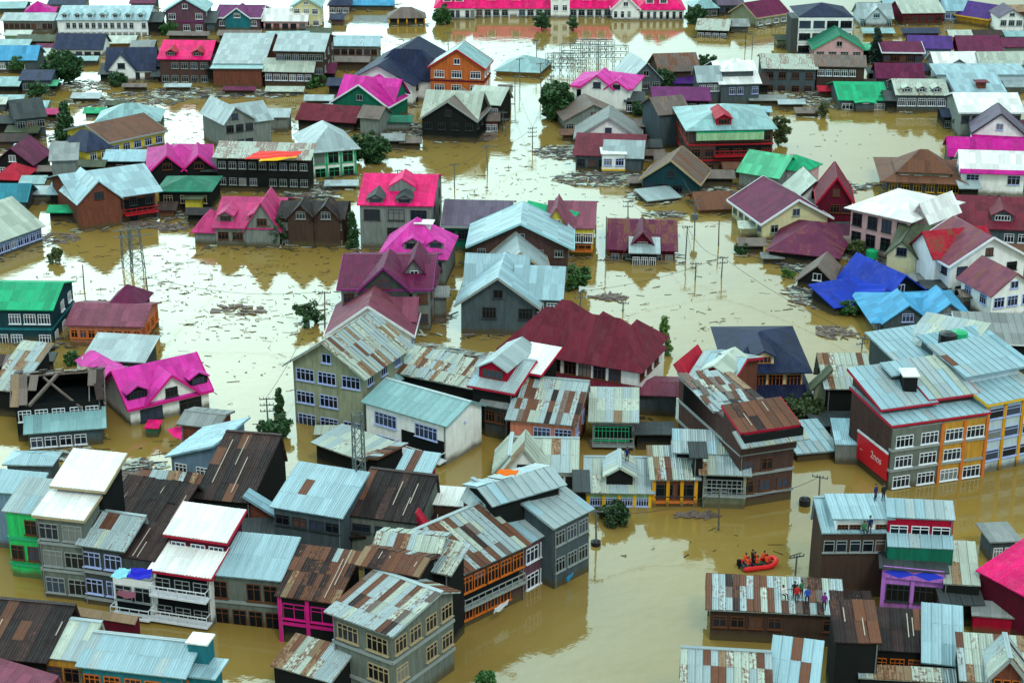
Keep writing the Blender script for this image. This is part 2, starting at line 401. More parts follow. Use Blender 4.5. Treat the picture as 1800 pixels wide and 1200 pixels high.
def block(root, x0, y0, W, D, h, roof='gableS', rise=None, rm='silver', wm='grey', f=None, s=None, z0=-1.2, ov=.5, sheets=False, rag=0, trim=None,
          fc='white', wsz=None, wn_=3, band=None, pil=None, xg=None, dorm=None, open_=False, skirt=None, balc=None, rot=0, ratio=.5, gw=None, wl=None, wr=None,
          wallname='wall', roofname='roof', hr=.55, cap=True, rust=None, base=None, ovf=None, attic=True, parapet=0, rng=None, zt=0, hole=False, st=2.75):
    """one roofed volume in the house's own frame: x along the front, y away from the viewer, front wall at y=y0"""
    rng = rng or random
    T = Matrix.Translation((x0, y0, 0)) @ Matrix.Rotation(R(rot), 4, 'Z')
    span = D if roof in ('gableS', 'hip', 'shed', 'shedB') else W
    if rise is None: rise = span * (.30 if roof.startswith('gable') or roof == 'hip' or roof == 'hipF' else .16)
    pal = PAL[rm] if rm in PAL else [(rm, .1, 1)]
    SW, SL = (.62, 1.9) if rm.startswith('patch') else (.92, 2.45)
    if sheets: rmat = roof_mat(pal[0][0], pal[0][1], .22, True)
    else:
        r_ = pal[0][1] if rust is None else rust
        rmat = roof_mat(pal[0][0], r_, .25, True)
    wmat = wall_mat(wm)
    o = ov; of = ov if ovf is None else ovf
    # walls -----------------------------------------------------------------
    m = MB()
    c = [(0, 0), (W, 0), (W, D), (0, D)]
    for i in range(4):
        a, b = c[i], c[(i + 1) % 4]
        m.quad((*a, z0), (*b, z0), (*b, h), (*a, h))
    slopes = []
    if roof == 'gableS':
        yr = D * ratio; m1, m2 = rise / yr, rise / (D - yr)
        m.quad((W, 0, h), (W, D, h), (W, yr, h + rise)); m.quad((0, D, h), (0, 0, h), (0, yr, h + rise))
        e = .14
        slopes = [[(-o, -of, h - m1 * of + e), (W + o, -of, h - m1 * of + e), (W + o, yr, h + rise + e), (-o, yr, h + rise + e)],
                  [(W + o, D + o, h - m2 * o + e), (-o, D + o, h - m2 * o + e), (-o, yr, h + rise + e), (W + o, yr, h + rise + e)]]
    elif roof == 'gableF':
        xr = W * ratio; m1, m2 = rise / xr, rise / (W - xr); e = .14
        m.quad((0, 0, h), (W, 0, h), (xr, 0, h + rise)); m.quad((W, D, h), (0, D, h), (xr, D, h + rise))
        slopes = [[(-o, D + o, h - m1 * o + e), (-o, -of, h - m1 * o + e), (xr, -of, h + rise + e), (xr, D + o, h + rise + e)],
                  [(W + o, -of, h - m2 * o + e), (W + o, D + o, h - m2 * o + e), (xr, D + o, h + rise + e), (xr, -of, h + rise + e)]]
    elif roof in ('hip', 'hipF'):
        e = .14
        if roof == 'hip': L, S = W, D
        else: L, S = D, W
        run = min(S / 2, L * hr if L * hr < L / 2 else L / 2); k = rise / (S / 2); k2 = rise / run
        if roof == 'hip':
            a0, a1 = Vector((run, D / 2, h + rise + e)), Vector((W - run, D / 2, h + rise + e))
        else:
            a0, a1 = Vector((W / 2, run, h + rise + e)), Vector((W / 2, D - run, h + rise + e))
        zz = h + e - o * k
        q = [(-o, -o, zz), (W + o, -o, zz), (W + o, D + o, zz), (-o, D + o, zz)]
        if roof == 'hip':
            slopes = [[q[0], q[1], a1, a0], [q[2], q[3], a0, a1], [q[1], q[2], a1], [q[3], q[0], a0]]
        else:
            slopes = [[q[0], q[1], a0], [q[1], q[2], a1, a0], [q[2], q[3], a1], [q[3], q[0], a0, a1]]
    elif roof == 'shed':
        e = .12; k = rise / D
        m.quad((W, 0, h), (W, D, h), (W, D, h + rise)); m.quad((0, D, h), (0, 0, h), (0, D, h + rise)); m.quad((W, D, h), (0, D, h), (0, D, h + rise), (W, D, h + rise))
        slopes = [[(-o, -of, h - k * of + e), (W + o, -of, h - k * of + e), (W + o, D + o, h + rise + k * o + e), (-o, D + o, h + rise + k * o + e)]]
    elif roof == 'shedB':
        e = .12; k = rise / D
        m.quad((W, 0, h), (W, D, h), (W, 0, h + rise)); m.quad((0, D, h), (0, 0, h), (0, 0, h + rise)); m.quad((0, 0, h), (W, 0, h), (W, 0, h + rise), (0, 0, h + rise))
        slopes = [[(W + o, D + o, h - k * o + e), (-o, D + o, h - k * o + e), (-o, -of, h + rise + k * of + e), (W + o, -of, h + rise + k * of + e)]]
    elif roof == 'shedR':   # low at the right end
        e = .12; k = rise / W
        m.quad((0, 0, h), (W, 0, h), (0, 0, h + rise)); m.quad((W, D, h), (0, D, h), (0, D, h + rise)); m.quad((0, D, h), (0, 0, h), (0, 0, h + rise), (0, D, h + rise))
        slopes = [[(W + o, -of, h - k * o + e), (W + o, D + o, h - k * o + e), (-o, D + o, h + rise + k * o + e), (-o, -of, h + rise + k * o + e)]]
    elif roof == 'shedL':
        e = .12; k = rise / W
        m.quad((0, 0, h), (W, 0, h), (W, 0, h + rise)); m.quad((W, D, h), (0, D, h), (W, D, h + rise)); m.quad((W, 0, h), (W, D, h), (W, D, h + rise), (W, 0, h + rise))
        slopes = [[(-o, D + o, h - k * o + e), (-o, -of, h - k * o + e), (W + o, -of, h + rise + k * o + e), (W + o, D + o, h + rise + k * o + e)]]
    elif roof == 'flat':
        slopes = [[(-o, -of, h + .16), (W + o, -of, h + .16), (W + o, D + o, h + .16), (-o, D + o, h + .16)]]
    wall = m.build(wallname, wmat, root, T)
    # roof ------------------------------------------------------------------
    rb = MB()
    roof_o = bpy.data.objects.new(roofname, bpy.data.meshes.new(roofname)); COL.objects.link(roof_o); roof_o.parent = root
    for si, sl in enumerate(slopes):
        slope(roof_o, [T @ Vector(p) for p in sl], pal, sheets, rb, rag, rng, SW, SL, hole=hole and si == 0)
    if hole:
        t = MB(); t.box(.12, .12, h - 1.2, W - .12, D - .12, h - 1.0); t.build('hole_shade', black(), root, T)  # black board standing in for the shade inside the torn roof
    rb_me = mesh('tmp', rb.v, rb.f, rmat, None, [[(0, 0)] * len(fc_) for fc_ in rb.f])
    # proper metre UVs on every face of the slab
    uvs = rb_me.data.uv_layers[0].data; k = 0
    for sl_i, fc_ in enumerate(rb.f):
        a = rb.v[fc_[0]]; nn = (rb.v[fc_[1]] - a).cross(rb.v[fc_[2]] - a)
        if nn.length < 1e-9: nn = Vector((0, 0, 1))
        nn.normalize(); hz = Vector((0, 0, 1)).cross(nn)
        if hz.length < .02: hz = T.to_3x3() @ Vector((1, 0, 0))
        hz.normalize(); vv = nn.cross(hz)
        for vi in fc_: uvs[k].uv = (rb.v[vi].dot(hz), rb.v[vi].dot(vv)); k += 1
    roof_o.data = rb_me.data; bpy.data.objects.remove(rb_me)
    if rm in ('brown', 'rust', 'patchrust') and sheets and not hole:
        for sl in slopes[:1]:
            P_ = [Vector(p) for p in sl]
            for q_ in range(max(2, int((P_[1] - P_[0]).length / 1.9))):
                a_ = rng.uniform(.03, .97); v0, v1 = sorted((rng.random() * .7, rng.uniform(.4, 1.0)))
                t = MB(); e0 = P_[0].lerp(P_[1], a_); e1 = P_[3 % len(P_)].lerp(P_[2], a_) if len(P_) == 4 else P_[2]
                up_ = Vector((0, 0, .09)); t.bar(e0.lerp(e1, v0) + up_, e0.lerp(e1, v1) + up_, .085, .05); t.build('roof_batten', paint('bleached_batten', (.42, .36, .30), .9), roof_o, T)
    if trim:
        t = MB()
        for sl in slopes:
            P_ = [Vector(p) for p in sl]
            edges = [(0, 1)] + ([(1, 2), (len(P_) - 1, 0)] if roof.startswith(('gable', 'shed')) or roof == 'flat' else [])
            for a, b in edges: t.bar(P_[a] - Vector((0, 0, .10)), P_[b] - Vector((0, 0, .10)), .10, .30)
        t.build('fascia', fr_mat(trim), root, T)
    if cap and sheets and roof in ('gableS', 'gableF') and not rag:
        t = MB(); P_ = [Vector(p) for p in slopes[0]]
        t.bar(P_[2] + Vector((0, 0, .05)), P_[3] + Vector((0, 0, .05)), .42, .07)
        t.build('ridge_cap', roof_mat('silver' if rm in ('patch', 'silver', 'blue', 'patchpale', 'pale', 'teal', 'patchrust') else pal[0][0], .1, .2, False), root, T)
    # openings --------------------------------------------------------------
    wsz = wsz or (1.35, 1.3)

    def wins(spec, along, origin, ang, hh):
        if not spec: return
        rows, cols = spec[0], spec[1]; ww = spec[2] if len(spec) > 2 else wsz[0]; wh = spec[3] if len(spec) > 3 else wsz[1]
        nl = spec[4] if len(spec) > 4 else wn_
        sp = along / cols; ww = min(ww, sp * .82)
        for r_ in range(rows):
            zc = hh - .75 - wh / 2 - r_ * st - zt
            if zc < .2 + max(0, z0): continue
            for ci in range(cols):
                if rng.random() < .06 and rows * cols > 3: continue
                u = sp * (ci + .5) + rng.uniform(-.04, .04) * sp
                Mx = T @ Matrix.Translation(origin) @ Matrix.Rotation(ang, 4, 'Z') @ Matrix.Translation((u, 0, zc))
                window(root, Mx, ww, wh, nl, fc, True, 1, open_ or rng.random() < .12)
    wins(f, W, (0, 0, 0), 0, h)
    wins(wr if wr is not None else s, D, (W, 0, 0), math.pi / 2, h)
    wins(wl if wl is not None else s, D, (0, D, 0), -math.pi / 2, h)
    if roof == 'gableF' and attic and rise > 1.5:
        ww = min(1.2, W * .22)
        window(root, T @ Matrix.Translation((W * ratio, 0, h + rise * .32)), ww, min(1.1, rise * .42), 2, fc, True, 0)
    if band:
        t = MB(); zb = h - st
        while zb > .3 + max(0, z0):
            t.box(-.10, -.14, zb - .14, W + .10, -.003, zb + .14); t.box(W + .003, -.14, zb - .135, W + .12, D + .1, zb + .135); t.box(-.12, -.14, zb - .135, -.003, D + .1, zb + .135)
            zb -= st
        if t.v: t.build('floor_band', fr_mat(band) if band in FR else wall_mat(band), root, T)
    if pil:
        n_, pc = pil
        for i in range(n_ + 1):
            t = MB(); x = W * i / n_; t.box(x - .17, -.16, z0, x + .17, -.004, h - .02)
            t.build('pillar', fr_mat(pc) if pc in FR else wall_mat(pc), root, T)
    if skirt:   # lean-to roof round the front at mid height: (z, depth, colour)
        z, dd, cn = skirt; t = MB()
        if z < 0: z = h + z
        slope(None, [T @ Vector(p) for p in [(-.4, -dd, z - dd * .45), (W + .4, -dd, z - dd * .45), (W + .4, -.003, z), (-.4, -.003, z)]], [(cn, .05, 1)], False, t)
        t.build('awning', roof_mat(cn, .08, .2, True), root)
    if balc:
        for (u0, u1, z, dp, bc) in balc:
            t = MB(); t.box(W * u0, -dp, z - .12, W * u1, -.004, z + .06); bo = t.build('balcony', fr_mat(bc) if bc in FR else wall_mat(bc), root, T)
            rl = MB(); a, b = W * u0 + .05, W * u1 - .05
            rl.box(a, -dp + .02, z + .9, b, -dp + .10, z + .98); rl.box(a, -dp + .02, z + .45, b, -dp + .06, z + .50)
            k = max(2, int((b - a) / .8))
            for i in range(k + 1): xx = a + (b - a) * i / k; rl.box(xx - .03, -dp + .03, z + .06, xx + .03, -dp + .09, z + .9)
            for xx in (a, b - .06): rl.box(xx, -dp + .1, z + .9, xx + .06, -.01, z + .98)
            rl.build('railing', fr_mat(bc) if bc in FR else wall_mat(bc), bo, T)
            dk = MB(); dk.box(W * u0 + .3, -.05, z + .1, W * u1 - .3, -.006, z + 2.1); dk.build('recess_shade', black(), root, T)  # black panel painted on the wall as the shade of a balcony recess
    # gables and dormers -----------------------------------------------------
    for g in (xg or []):
        u, gwd, gr, pr = g[:4]; gwm = g[4] if len(g) > 4 else wm
        zz = g[5] if len(g) > 5 else h
        gl = min(D * .5, (D * ratio if roof == 'gableS' else D * .5) * 1.02 * min(1, gr / max(rise, .1)) + .2)
        xl = W * u - gwd / 2
        gb = MB(); wv = MB()
        for a, b in (((xl, -pr), (xl + gwd, -pr)), ((xl + gwd, -pr), (xl + gwd, .05)), ((xl, .05), (xl, -pr))):
            wv.quad((*a, z0 if pr > .25 else zz - .6), (*b, z0 if pr > .25 else zz - .6), (*b, zz), (*a, zz))
        wv.quad((xl, -pr - .004, zz - .003), (xl + gwd, -pr - .004, zz - .003), (xl + gwd / 2, -pr - .004, zz + gr))
        go = wv.build('gable', wall_mat(gwm), root, T)
        k = gr / (gwd / 2); e = .2; oo = .45
        grf = bpy.data.objects.new('gable_roof', bpy.data.meshes.new('gable_roof')); COL.objects.link(grf); grf.parent = root
        for sl in ([(xl - oo, gl, zz - k * oo + e), (xl - oo, -pr - oo, zz - k * oo + e), (xl + gwd / 2, -pr - oo, zz + gr + e), (xl + gwd / 2, gl, zz + gr + e)],
                   [(xl + gwd + oo, -pr - oo, zz - k * oo + e), (xl + gwd + oo, gl, zz - k * oo + e), (xl + gwd / 2, gl, zz + gr + e), (xl + gwd / 2, -pr - oo, zz + gr + e)]):
            slope(grf, [T @ Vector(p) for p in sl], pal, sheets, gb, rag, rng)
        tmp = mesh('tmp', gb.v, gb.f, rmat, None, gb.uv); grf.data = tmp.data; bpy.data.objects.remove(tmp)
        if trim:
            t = MB()
            for a in (xl - oo, xl + gwd + oo): t.bar((a, -pr - oo - .05, zz - k * oo + e - .08), (xl + gwd / 2, -pr - oo - .05, zz + gr + e - .08), .08, .28)
            t.build('fascia', fr_mat(trim), root, T)
        window(root, T @ Matrix.Translation((xl + gwd / 2, -pr - .006, zz + gr * .25)), min(1.5, gwd * .35), min(1.1, gr * .55), 3, fc)
    for dmr in (dorm or []):
        u, v, dw, dh = dmr[:4]; dm_roof = dmr[4] if len(dmr) > 4 else None; dwm = dmr[5] if len(dmr) > 5 else wm
        yv = D * (ratio if roof == 'gableS' else (.5 if roof == 'hip' else 1.0)); k = rise / yv
        yy = yv * v; zz = h + k * yy + .14; xl = W * u - dw / 2; dl = dh / k if k > .05 else 2
        dl = min(dl + .3, yv - yy + .6)
        b_ = MB(); b_.quad((xl, yy, zz - .1), (xl + dw, yy, zz - .1), (xl + dw, yy, zz + dh), (xl, yy, zz + dh))
        b_.quad((xl + dw, yy, zz - .1), (xl + dw, yy + dl, zz + dh), (xl + dw, yy, zz + dh)); b_.quad((xl, yy + dl, zz + dh), (xl, yy, zz - .1), (xl, yy, zz + dh))
        pk = dw * .28
        b_.quad((xl, yy, zz + dh), (xl + dw, yy, zz + dh), (xl + dw / 2, yy, zz + dh + pk))
        do = b_.build('dormer', wall_mat(dwm), root, T)
        r_ = MB(); e = .06; dlr = dl + pk / max(k, .1)
        for sl in ([(xl - .25, yy + dlr, zz + dh - .12 + e), (xl - .25, yy - .35, zz + dh - .12 + e), (xl + dw / 2, yy - .35, zz + dh + pk + e), (xl + dw / 2, yy + dlr, zz + dh + pk + e)],
                   [(xl + dw + .25, yy - .35, zz + dh - .12 + e), (xl + dw + .25, yy + dlr, zz + dh - .12 + e), (xl + dw / 2, yy + dlr, zz + dh + pk + e), (xl + dw / 2, yy - .35, zz + dh + pk + e)]):
            slope(None, sl, pal, False, r_)
        r_.build('dormer_roof', roof_mat(dm_roof, .05, .2, True) if dm_roof else rmat, do, T)
        window(do, T @ Matrix.Translation((xl + dw / 2, yy, zz + dh * .5)), dw * .75, dh * .75, max(1, int(dw / .6)), fc, False, 0, True, part=False)
        g_ = MB(); g_.box(xl + dw * .17, yy - .03, zz + dh * .17, xl + dw * .83, yy - .004, zz + dh * .83); g_.build('pane', glass_mat(), do, T)
    return T

USED = set(); FRONTS = []
def H(label, A, B, b, D, roof='gableS', rm='silver', wm='grey', name='house', cat='house', group=None, add=None, top=None, slope_=None, **kw):
    rng = random.Random(sum(map(ord, label)) * 7 + int(A[0]) * 13)
    if label in USED: print('DUP LABEL', label)
    USED.add(label)
    h = b if b < 16 else height_over(A[0], A[1], b)
    a, bb = P(*A, h), P(*B, h)
    U = (bb - a); W = U.length; U.normalize(); V = Vector((-U.y, U.x, 0))
    if isinstance(D, tuple): D = abs((P(*D, h) - a).dot(V))
    if top is not None:      # depth from the height of the roof's upper edge in the view, at a given pitch
        k_ = slope_ or (.26 if roof.startswith('shed') else (.30 if roof != 'flat' else 0)); rt = kw.get('ratio', .5)
        fr = {'gableS': rt, 'hip': .5}.get(roof, 1.0); lo_, hi_ = .6, 30.0
        mid = (a + bb) / 2
        for _ in range(30):
            D = (lo_ + hi_) / 2; rs = k_ * D * (fr if roof != 'shed' else 1) if roof not in ('gableF', 'hipF') else W / 2 * k_ * 1.6
            q = mid + V * (D * fr); q.z = h + rs + .2
            d_ = q - Vector((0, 0, HCAM)); yy = 600 - F * d_.dot(_u) / d_.dot(_f)
            if yy > top: lo_ = D
            else: hi_ = D
        kw['rise'] = rs
    if 'fc' not in kw and (A[1] + B[1]) < 1120 and rng.random() < .5: kw['fc'] = rng.choice(('grey', 'grey', 'dark', 'brown'))
    if 'sheets' not in kw: kw['sheets'] = (A[1] + B[1]) / 2 > 560 and roof not in ()
    cx = (a + bb) / 2 + V * D / 2
    root = empty(name, (cx.x, cx.y, 0), math.atan2(U.y, U.x), label, cat, group)
    if cat in ('house', 'shed', 'shack', 'hut'): root.rotation_euler[0] = R(rng.uniform(-.7, .7)); root.rotation_euler[1] = R(rng.uniform(-.8, .8))
    block(root, -W / 2, -D / 2, W, D, h, roof, rm=rm, wm=wm, rng=rng, **kw)
    if kw['sheets'] and h > 3:
        m = MB(); xx = -W / 2 + .15 if rng.random() < .5 else W / 2 - .15; m.tube((xx, -D / 2 - .1, -.5), (xx, -D / 2 - .1, h - .1), .06, .06, 6)
        m.build('drainpipe', paint('pipe_grey', (.16, .17, .17), .6), root)
    FRONTS.append((a.xy, bb.xy, V.xy, D, (A[1] + B[1]) / 2))
    for e in (add or []):
        e = dict(e); x, y, w, d, hh = e.pop('x'), e.pop('y'), e.pop('w'), e.pop('d'), e.pop('h')
        # h is measured from the main eave; x and w in fractions of the front when |.|<=1.5, else metres; y in metres from the front wall
        e.setdefault('rm', rm); e.setdefault('wm', wm); e.setdefault('sheets', kw['sheets'])
        block(root, -W / 2 + x * W, -D / 2 + y, w * W if w <= 1.5 else w, d, h + hh, rng=rng, **e)
    return root
# ------------------------------------------------------------------ TOP BAND
H('long pale shed with small windows at the far left edge', (5,36),(92,36),60, 8, 'gableS','silver','grey', top=22, f=(1,9), rust=.15, name='long_shed', cat='shed')
H('small house with magenta roof behind the long pale shed', (46,20),(84,19),34, 6, 'hip','magenta','grey', f=(1,3))
H('white hostel with two rows of arches under a long light blue roof', (102,35),(258,35),63, (108,9), 'gableS','blue','white', top=9, name='hostel', cat='building', f=(2,14,.9,1.2,2), fc='grey', band='white', pil=(14,'white'), dorm=[(i/7+.07,.1,1.4,.8,'aqua') for i in range(7)])
H('dark brick house with blue and white windows and cyan gable', (291,18),(360,18),56, 9, 'gableF','teal','brickpurple', trim='cyan', f=(2,3,1.6,1.4), fc='white', s=(2,2), band='purple')
H('purple house with a teal gable and white trim', (380,30),(456,31),53, 9, 'gableS','purple','brickpurple', top=8, trim='white', xg=[(.5,6,2.2,.6,'teal')], f=(1,4))
H('low pinkish annex with a white roof beside the cream house', (463,36),(538,36),53, 7, 'gableS','white','pinkish', f=(1,5))
H('tall cream house with teal roof edge at the top of the photo', (514,10),(562,10),50, 8, 'gableF','teal','cream', f=(2,3), s=(2,2), trim='cyan')
H('blue and brick house beside the tall cream house', (578,8),(614,8),24, 8, 'hip','slate','brickpurple', f=(1,3))
H('long shed with bright blue striped roof at the top edge', (617,8),(690,8),18, 9, 'gableS','skyblue','slate', f=(1,6), name='long_shed', cat='shed')
H('low pavilion with yellow pillars and a collapsed grey roof', (684,31),(746,30),46, 6, 'hip','greybrown','dark', name='pavilion', cat='pavilion', pil=(4,'amber'), rag=.0)
H('large white college with hot pink roof and central tower', (835,12),(1075,12),30, 14, 'gableS','hotpink','white', name='college', cat='building', rise=4.5, ov=.7, cap=False,
  f=(1,16,1.5,1.5,2), fc='grey', pil=(16,'white'), dorm=[(.12,.25,2.2,1.3,'dkbrown'),(.30,.25,2.2,1.3,'dkbrown'),(.68,.25,2.2,1.3,'dkbrown'),(.82,.25,2.2,1.3,'dkbrown'),(.93,.25,2.2,1.3,'dkbrown')],
  add=[dict(x=.555,y=-1.6,w=4.6,d=6,h=4.2,roof='flat',rm='white',wm='white',f=(2,2,1.2,1.4,2)),
       dict(x=-.285,y=-3.5,w=.285,d=16,h=.5,roof='hip',rm='hotpink',wm='white',f=(1,8,1.0,1.9,1),rise=4.6,fc='grey',dorm=[(.3,.2,2.2,1.3,'dkbrown'),(.6,.2,2.2,1.3,'dkbrown')]),
       dict(x=1.0,y=-4.6,w=6.4,d=12,h=.5,roof='gableF',rm='hotpink',wm='white',f=(1,4,.9,1.7,1),rise=3.0,trim='white',s=(1,4)),
       dict(x=1.19,y=-4.2,w=.33,d=12,h=.3,roof='hip',rm='hotpink',wm='white',f=(1,7,.8,1.9,1),rise=4.2,fc='grey',dorm=[(.25,.2,2.0,1.2,'dkbrown'),(.55,.2,2.0,1.2,'dkbrown')])])
H('half sunk shed with a torn pale sheet roof right of the college', (1226,52),(1278,54),64, (1212,38), 'gableS','patchpale','dark', name='shed', cat='shed', rust=.5, f=(1,4), rise=1.6)
H('teal roofed house behind the trees right of the college', (1222,14),(1262,13),30, 8, 'hip','teal','slate', f=(1,3))
H('grey house with slate windows at the top edge', (1264,8),(1305,7),28, 8, 'gableS','dusk','slate', f=(1,4))
H('house with plum roof and yellow end wall left of the white block', (1330,30),(1385,22),50, 9, 'gableS','plum','olive', f=(1,4), trim='tan')
H('white four storey block with a dark blue hipped roof', (1404,31),(1500,31),96, 9, 'hip','navy','white', name='office_block', cat='building', top=4, f=(3,4,2.9,1.5,3), fc='dark', ov=.1, wl=(3,2), band='white', sheets=False, z0=-1.2,
  add=[dict(x=-.13,y=-.3,w=.12,d=7,h=-.3,roof='flat',wm='dkgrey',rm='dkgrey',ov=.02)])
H('pink house with a green gable roof in front of the white block', (1432,85),(1518,86),113, 12, 'gableF','tealgreen','pinkish', rise=3.0, trim='green', f=(1,4,1.7,1.4), fc='grey', s=(1,4))
H('pale cyan house with steep light roofs at the top edge', (1512,32),(1568,32),46, 9, 'gableS','silver','paleblue', xg=[(.5,5,2.6,.5,'paleblue')], f=(1,5), fc='cyan')
H('house with big pale roof over a maroon wall and white plinth', (1588,23),(1658,22),45, 9, 'gableS','pale','maroon', top=0, f=(1,5), base='white', ratio=.6)
H('white and blue house between the pale and purple roofs', (1662,18),(1703,18),40, 8, 'gableS','bluesilver','paleblue', f=(1,4), fc='blue')
H('ochre gabled house with a violet roof', (1738,34),(1776,26),50, 9, 'gableF','violet','ochre', rise=2.6, trim='yellow', f=(1,3))
H('dark house with white porch in the upper right corner', (1757,30),(1800,30),60, 8, 'gableF','dusk','white', f=(1,3))
H('long house with brown roof and white eave board beside the dark fir', (1553,92),(1622,92),119, (1555,72), 'gableS','plum','dark', top=72, trim='white', f=(1,5))
H('purple roofed house behind the brown long house', (1600,84),(1672,86),104, 9, 'gableS','violet','blue', top=62, rust=.02, f=(1,3), ratio=.8)
H('house with purple and green roof at upper right', (1690,96),(1762,97),112, 9, 'gableS','plum','crimson', ratio=.8)
H('white roofed house with a small porch gable', (1646,116),(1718,115),140, 7, 'gableS','white','grey', xg=[(.5,5,1.5,.8,'grey')], rust=.1)
H('long shed with plain pale roof at the right edge', (1725,112),(1802,112),140, 6, 'gableS','pale','grey', name='long_shed', cat='shed')
H('light blue roof running to the right edge above the porch', (1648,131),(1802,130),160, 5, 'shed','blue','paleblue', rise=.8, name='long_shed', cat='shed')
H('blue roofed block with a red brick chimney stub', (1683,162),(1765,161),200, 8, 'shed','blue','paleblue', rise=2.2, f=(1,4), add=[dict(x=.46,y=1.0,w=1.6,d=1.4,h=1.6,roof='flat',rm='maroon',wm='brickred')])
H('white porch roof with rounded ends at the right', (1690,196),(1796,197),245, 7, 'gableS','white','grey', top=162, f=(1,6), trim='white')
H('dark slate house with white windows and pale rusty roof', (1342,120),(1434,121),161, 8, 'gableS','pale','slate', top=94, rust=.5, f=(2,4,1.5,1.3), s=(2,2))
H('ruined brown house left of the green roofed house', (1437,116),(1520,118),160, 8, 'gableS','greybrown','brown', top=96, rust=.4, f=(1,6))
H('brown roofed house behind the green roofed house', (1543,136),(1622,137),160, 7, 'gableS','plum','slate', f=(1,5), rust=.2)
H('green roofed house with a white framed porch standing in water', (1477,175),(1559,175),193, 8, 'gableS','green','slate', top=143, f=(1,3,2.2,1.2), fc='white', xg=[(.5,3.4,.2,2.2,'slate',1.9)])
H('grey house with mottled pale roof and three little dormers', (1578,166),(1665,167),197, 8, 'gableS','patchpale','slate', top=138, rust=.4, f=(1,5,1.8,1.5,4), dorm=[(.2,.1,1.6,.8),(.5,.1,1.6,.8),(.8,.1,1.6,.8)])

# upper left
H('teal roofed house at the far left edge', (-6,104),(62,104),128, 7, 'gableS','skyblue','slate', f=(1,4), rust=.1)
H('white house with slate blue roof beyond the dark tree', (98,85),(178,85),100, 8, 'gableS','slate','white', f=(1,5), fc='dark', rust=.02)
H('navy roofed house with a white front gable', (188,122),(270,121),143, 8, 'gableS','slate','white', rise=3.6, xg=[(.32,5.5,3.2,.6,'white')], f=(1,4), fc='dark')
H('brown brick house with a hot pink roof and two dormers', (280,103),(366,103),145, 9, 'gableS','hotpink','brickbrown', top=70, f=(2,5), fc='grey', wr=(2,3), dorm=[(.22,.12,2.0,.8,'crimson'),(.76,.12,2.0,.8,'crimson')])
H('brick house with white bands under a silver roof', (378,112),(462,113),150, 9, 'gableS','silver','brickred', top=58, rust=.25, f=(2,5), band='white', add=[dict(x=.0,y=-2.2,w=1.0,d=2.3,h=-.6,roof='shed',rm='aqua',wm='brickred')])
H('two tier pale roofed house with a dark gallery', (484,88),(567,89),150, 10, 'gableS','silver','brown', top=57, f=(2,6), fc='grey', s=(2,3), add=[dict(x=-.2,y=-2.6,w=1.0,d=2.7,h=-3.6,roof='shed',rise=1.5,rm='pale',wm='brown',f=(1,6))])
H('grey plank house with pale blue roof left of the navy roof', (585,80),(664,80),110, 8, 'gableS','blue','grey', top=62, rust=.3, f=(1,6), s=(1,2))
H('tall white house with a huge navy hipped roof', (610,141),(724,147),180, (684,92), 'gableF','navy','white', rise=3.4, ov=.9, f=(1,4,.7,.7,1), fc='dark', wr=(2,4), attic=False,
  add=[dict(x=.18,y=5,w=1.12,d=9,h=-.2,roof='hip',rise=4.8,rm='navy')])
H('orange brick house with a white trimmed cyan gable', (756,117),(850,120),182, (872,105), 'gableF','aqua','orange', rise=3.4, trim='red', f=(2,3,2.0,1.4,4), band='maroon', wr=(2,3), sheets=False)
H('low hipped cyan roof standing just above the water', (872,124),(946,128),133, (868,102), 'hip','teal','ochre', rise=2.2, name='low_house')
H('house with pleated beige roof below the orange brick house', (824,180),(877,184),222, 7, 'gableS','patchpale','dark', rust=.2, f=(1,4), ratio=.7)
H('green walled house with a hot pink gable roof', (585,178),(680,186),212, 9, 'gableF','magenta','tealgreen', rise=3.6, trim='white', f=(1,3), add=[dict(x=-.02,y=3.5,w=1.0,d=7,h=.3,roof='gableS',rm='pink',rise=3.2)])
H('derelict dark house with a grey plank roof and black gable', (742,206),(836,211),246, 10, 'gableF','greybrown','dark', rise=3.2, f=(1,4), fc='dark', wr=(1,3), open_=True, trim='grey', add=[dict(x=.0,y=1,w=1.0,d=9,h=.2,roof='gableS',rm='pale',rise=3.6)])
H('low maroon roof beside the green walled house', (524,208),(622,214),226, 7, 'gableS','maroon','dark', rise=2.0, name='low_house')
H('white washed shed between the maroon roof and the green house', (633,205),(665,208),238, 5, 'gableS','greybrown','grey', name='shed', cat='shed')
H('grey gabled house with a pale roof falling to the right', (395,215),(445,208),268, 10, 'gableF','silver','grey', rise=2.4, f=(2,3), ratio=.35, add=[dict(x=.55,y=.5,w=1.1,d=8,h=-.6,roof='gableS',rm='silver',rise=2.4)])
H('white and green verandah house with a pale hipped roof', (548,262),(624,256),313, (480,236), 'hipF','silver','white', rise=2.6, f=(2,3,1.8,2.0,2), fc='green', pil=(3,'green'), wr=(2,2), ov=.9)
H('dark timber house with a flat brown sheet roof', (380,276),(541,279),336, (420,258), 'shed','patchpale','dark', top=252, rust=.6, f=(2,9,1.2,1.2), fc='grey', ov=.6)
H('yellow house with a rust striped roof and blue white windows', (192,250),(288,229),277, 8, 'gableS','patchrust','yellow', top=208, rust=.6, f=(2,5,1.5,1.3), fc='blue', band='yellow', trim='grey',
  add=[dict(x=-.42,y=-.3,w=.40,d=7,h=-.4,roof='hipF',rm='slate',rise=2.4,f=(1,2))])
H('pale cyan roof behind the yellow house', (170,214),(278,212),232, 9, 'hip','aqua','grey', rise=2.2, rust=.15)
H('magenta roofed house with several gables beside the yellow house', (262,297),(372,292),330, 8, 'hip','magenta','dark', top=252, xg=[(.3,5.4,2.4,1.6),(.8,5.0,2.2,1.6)], f=(1,4), trim='magenta')
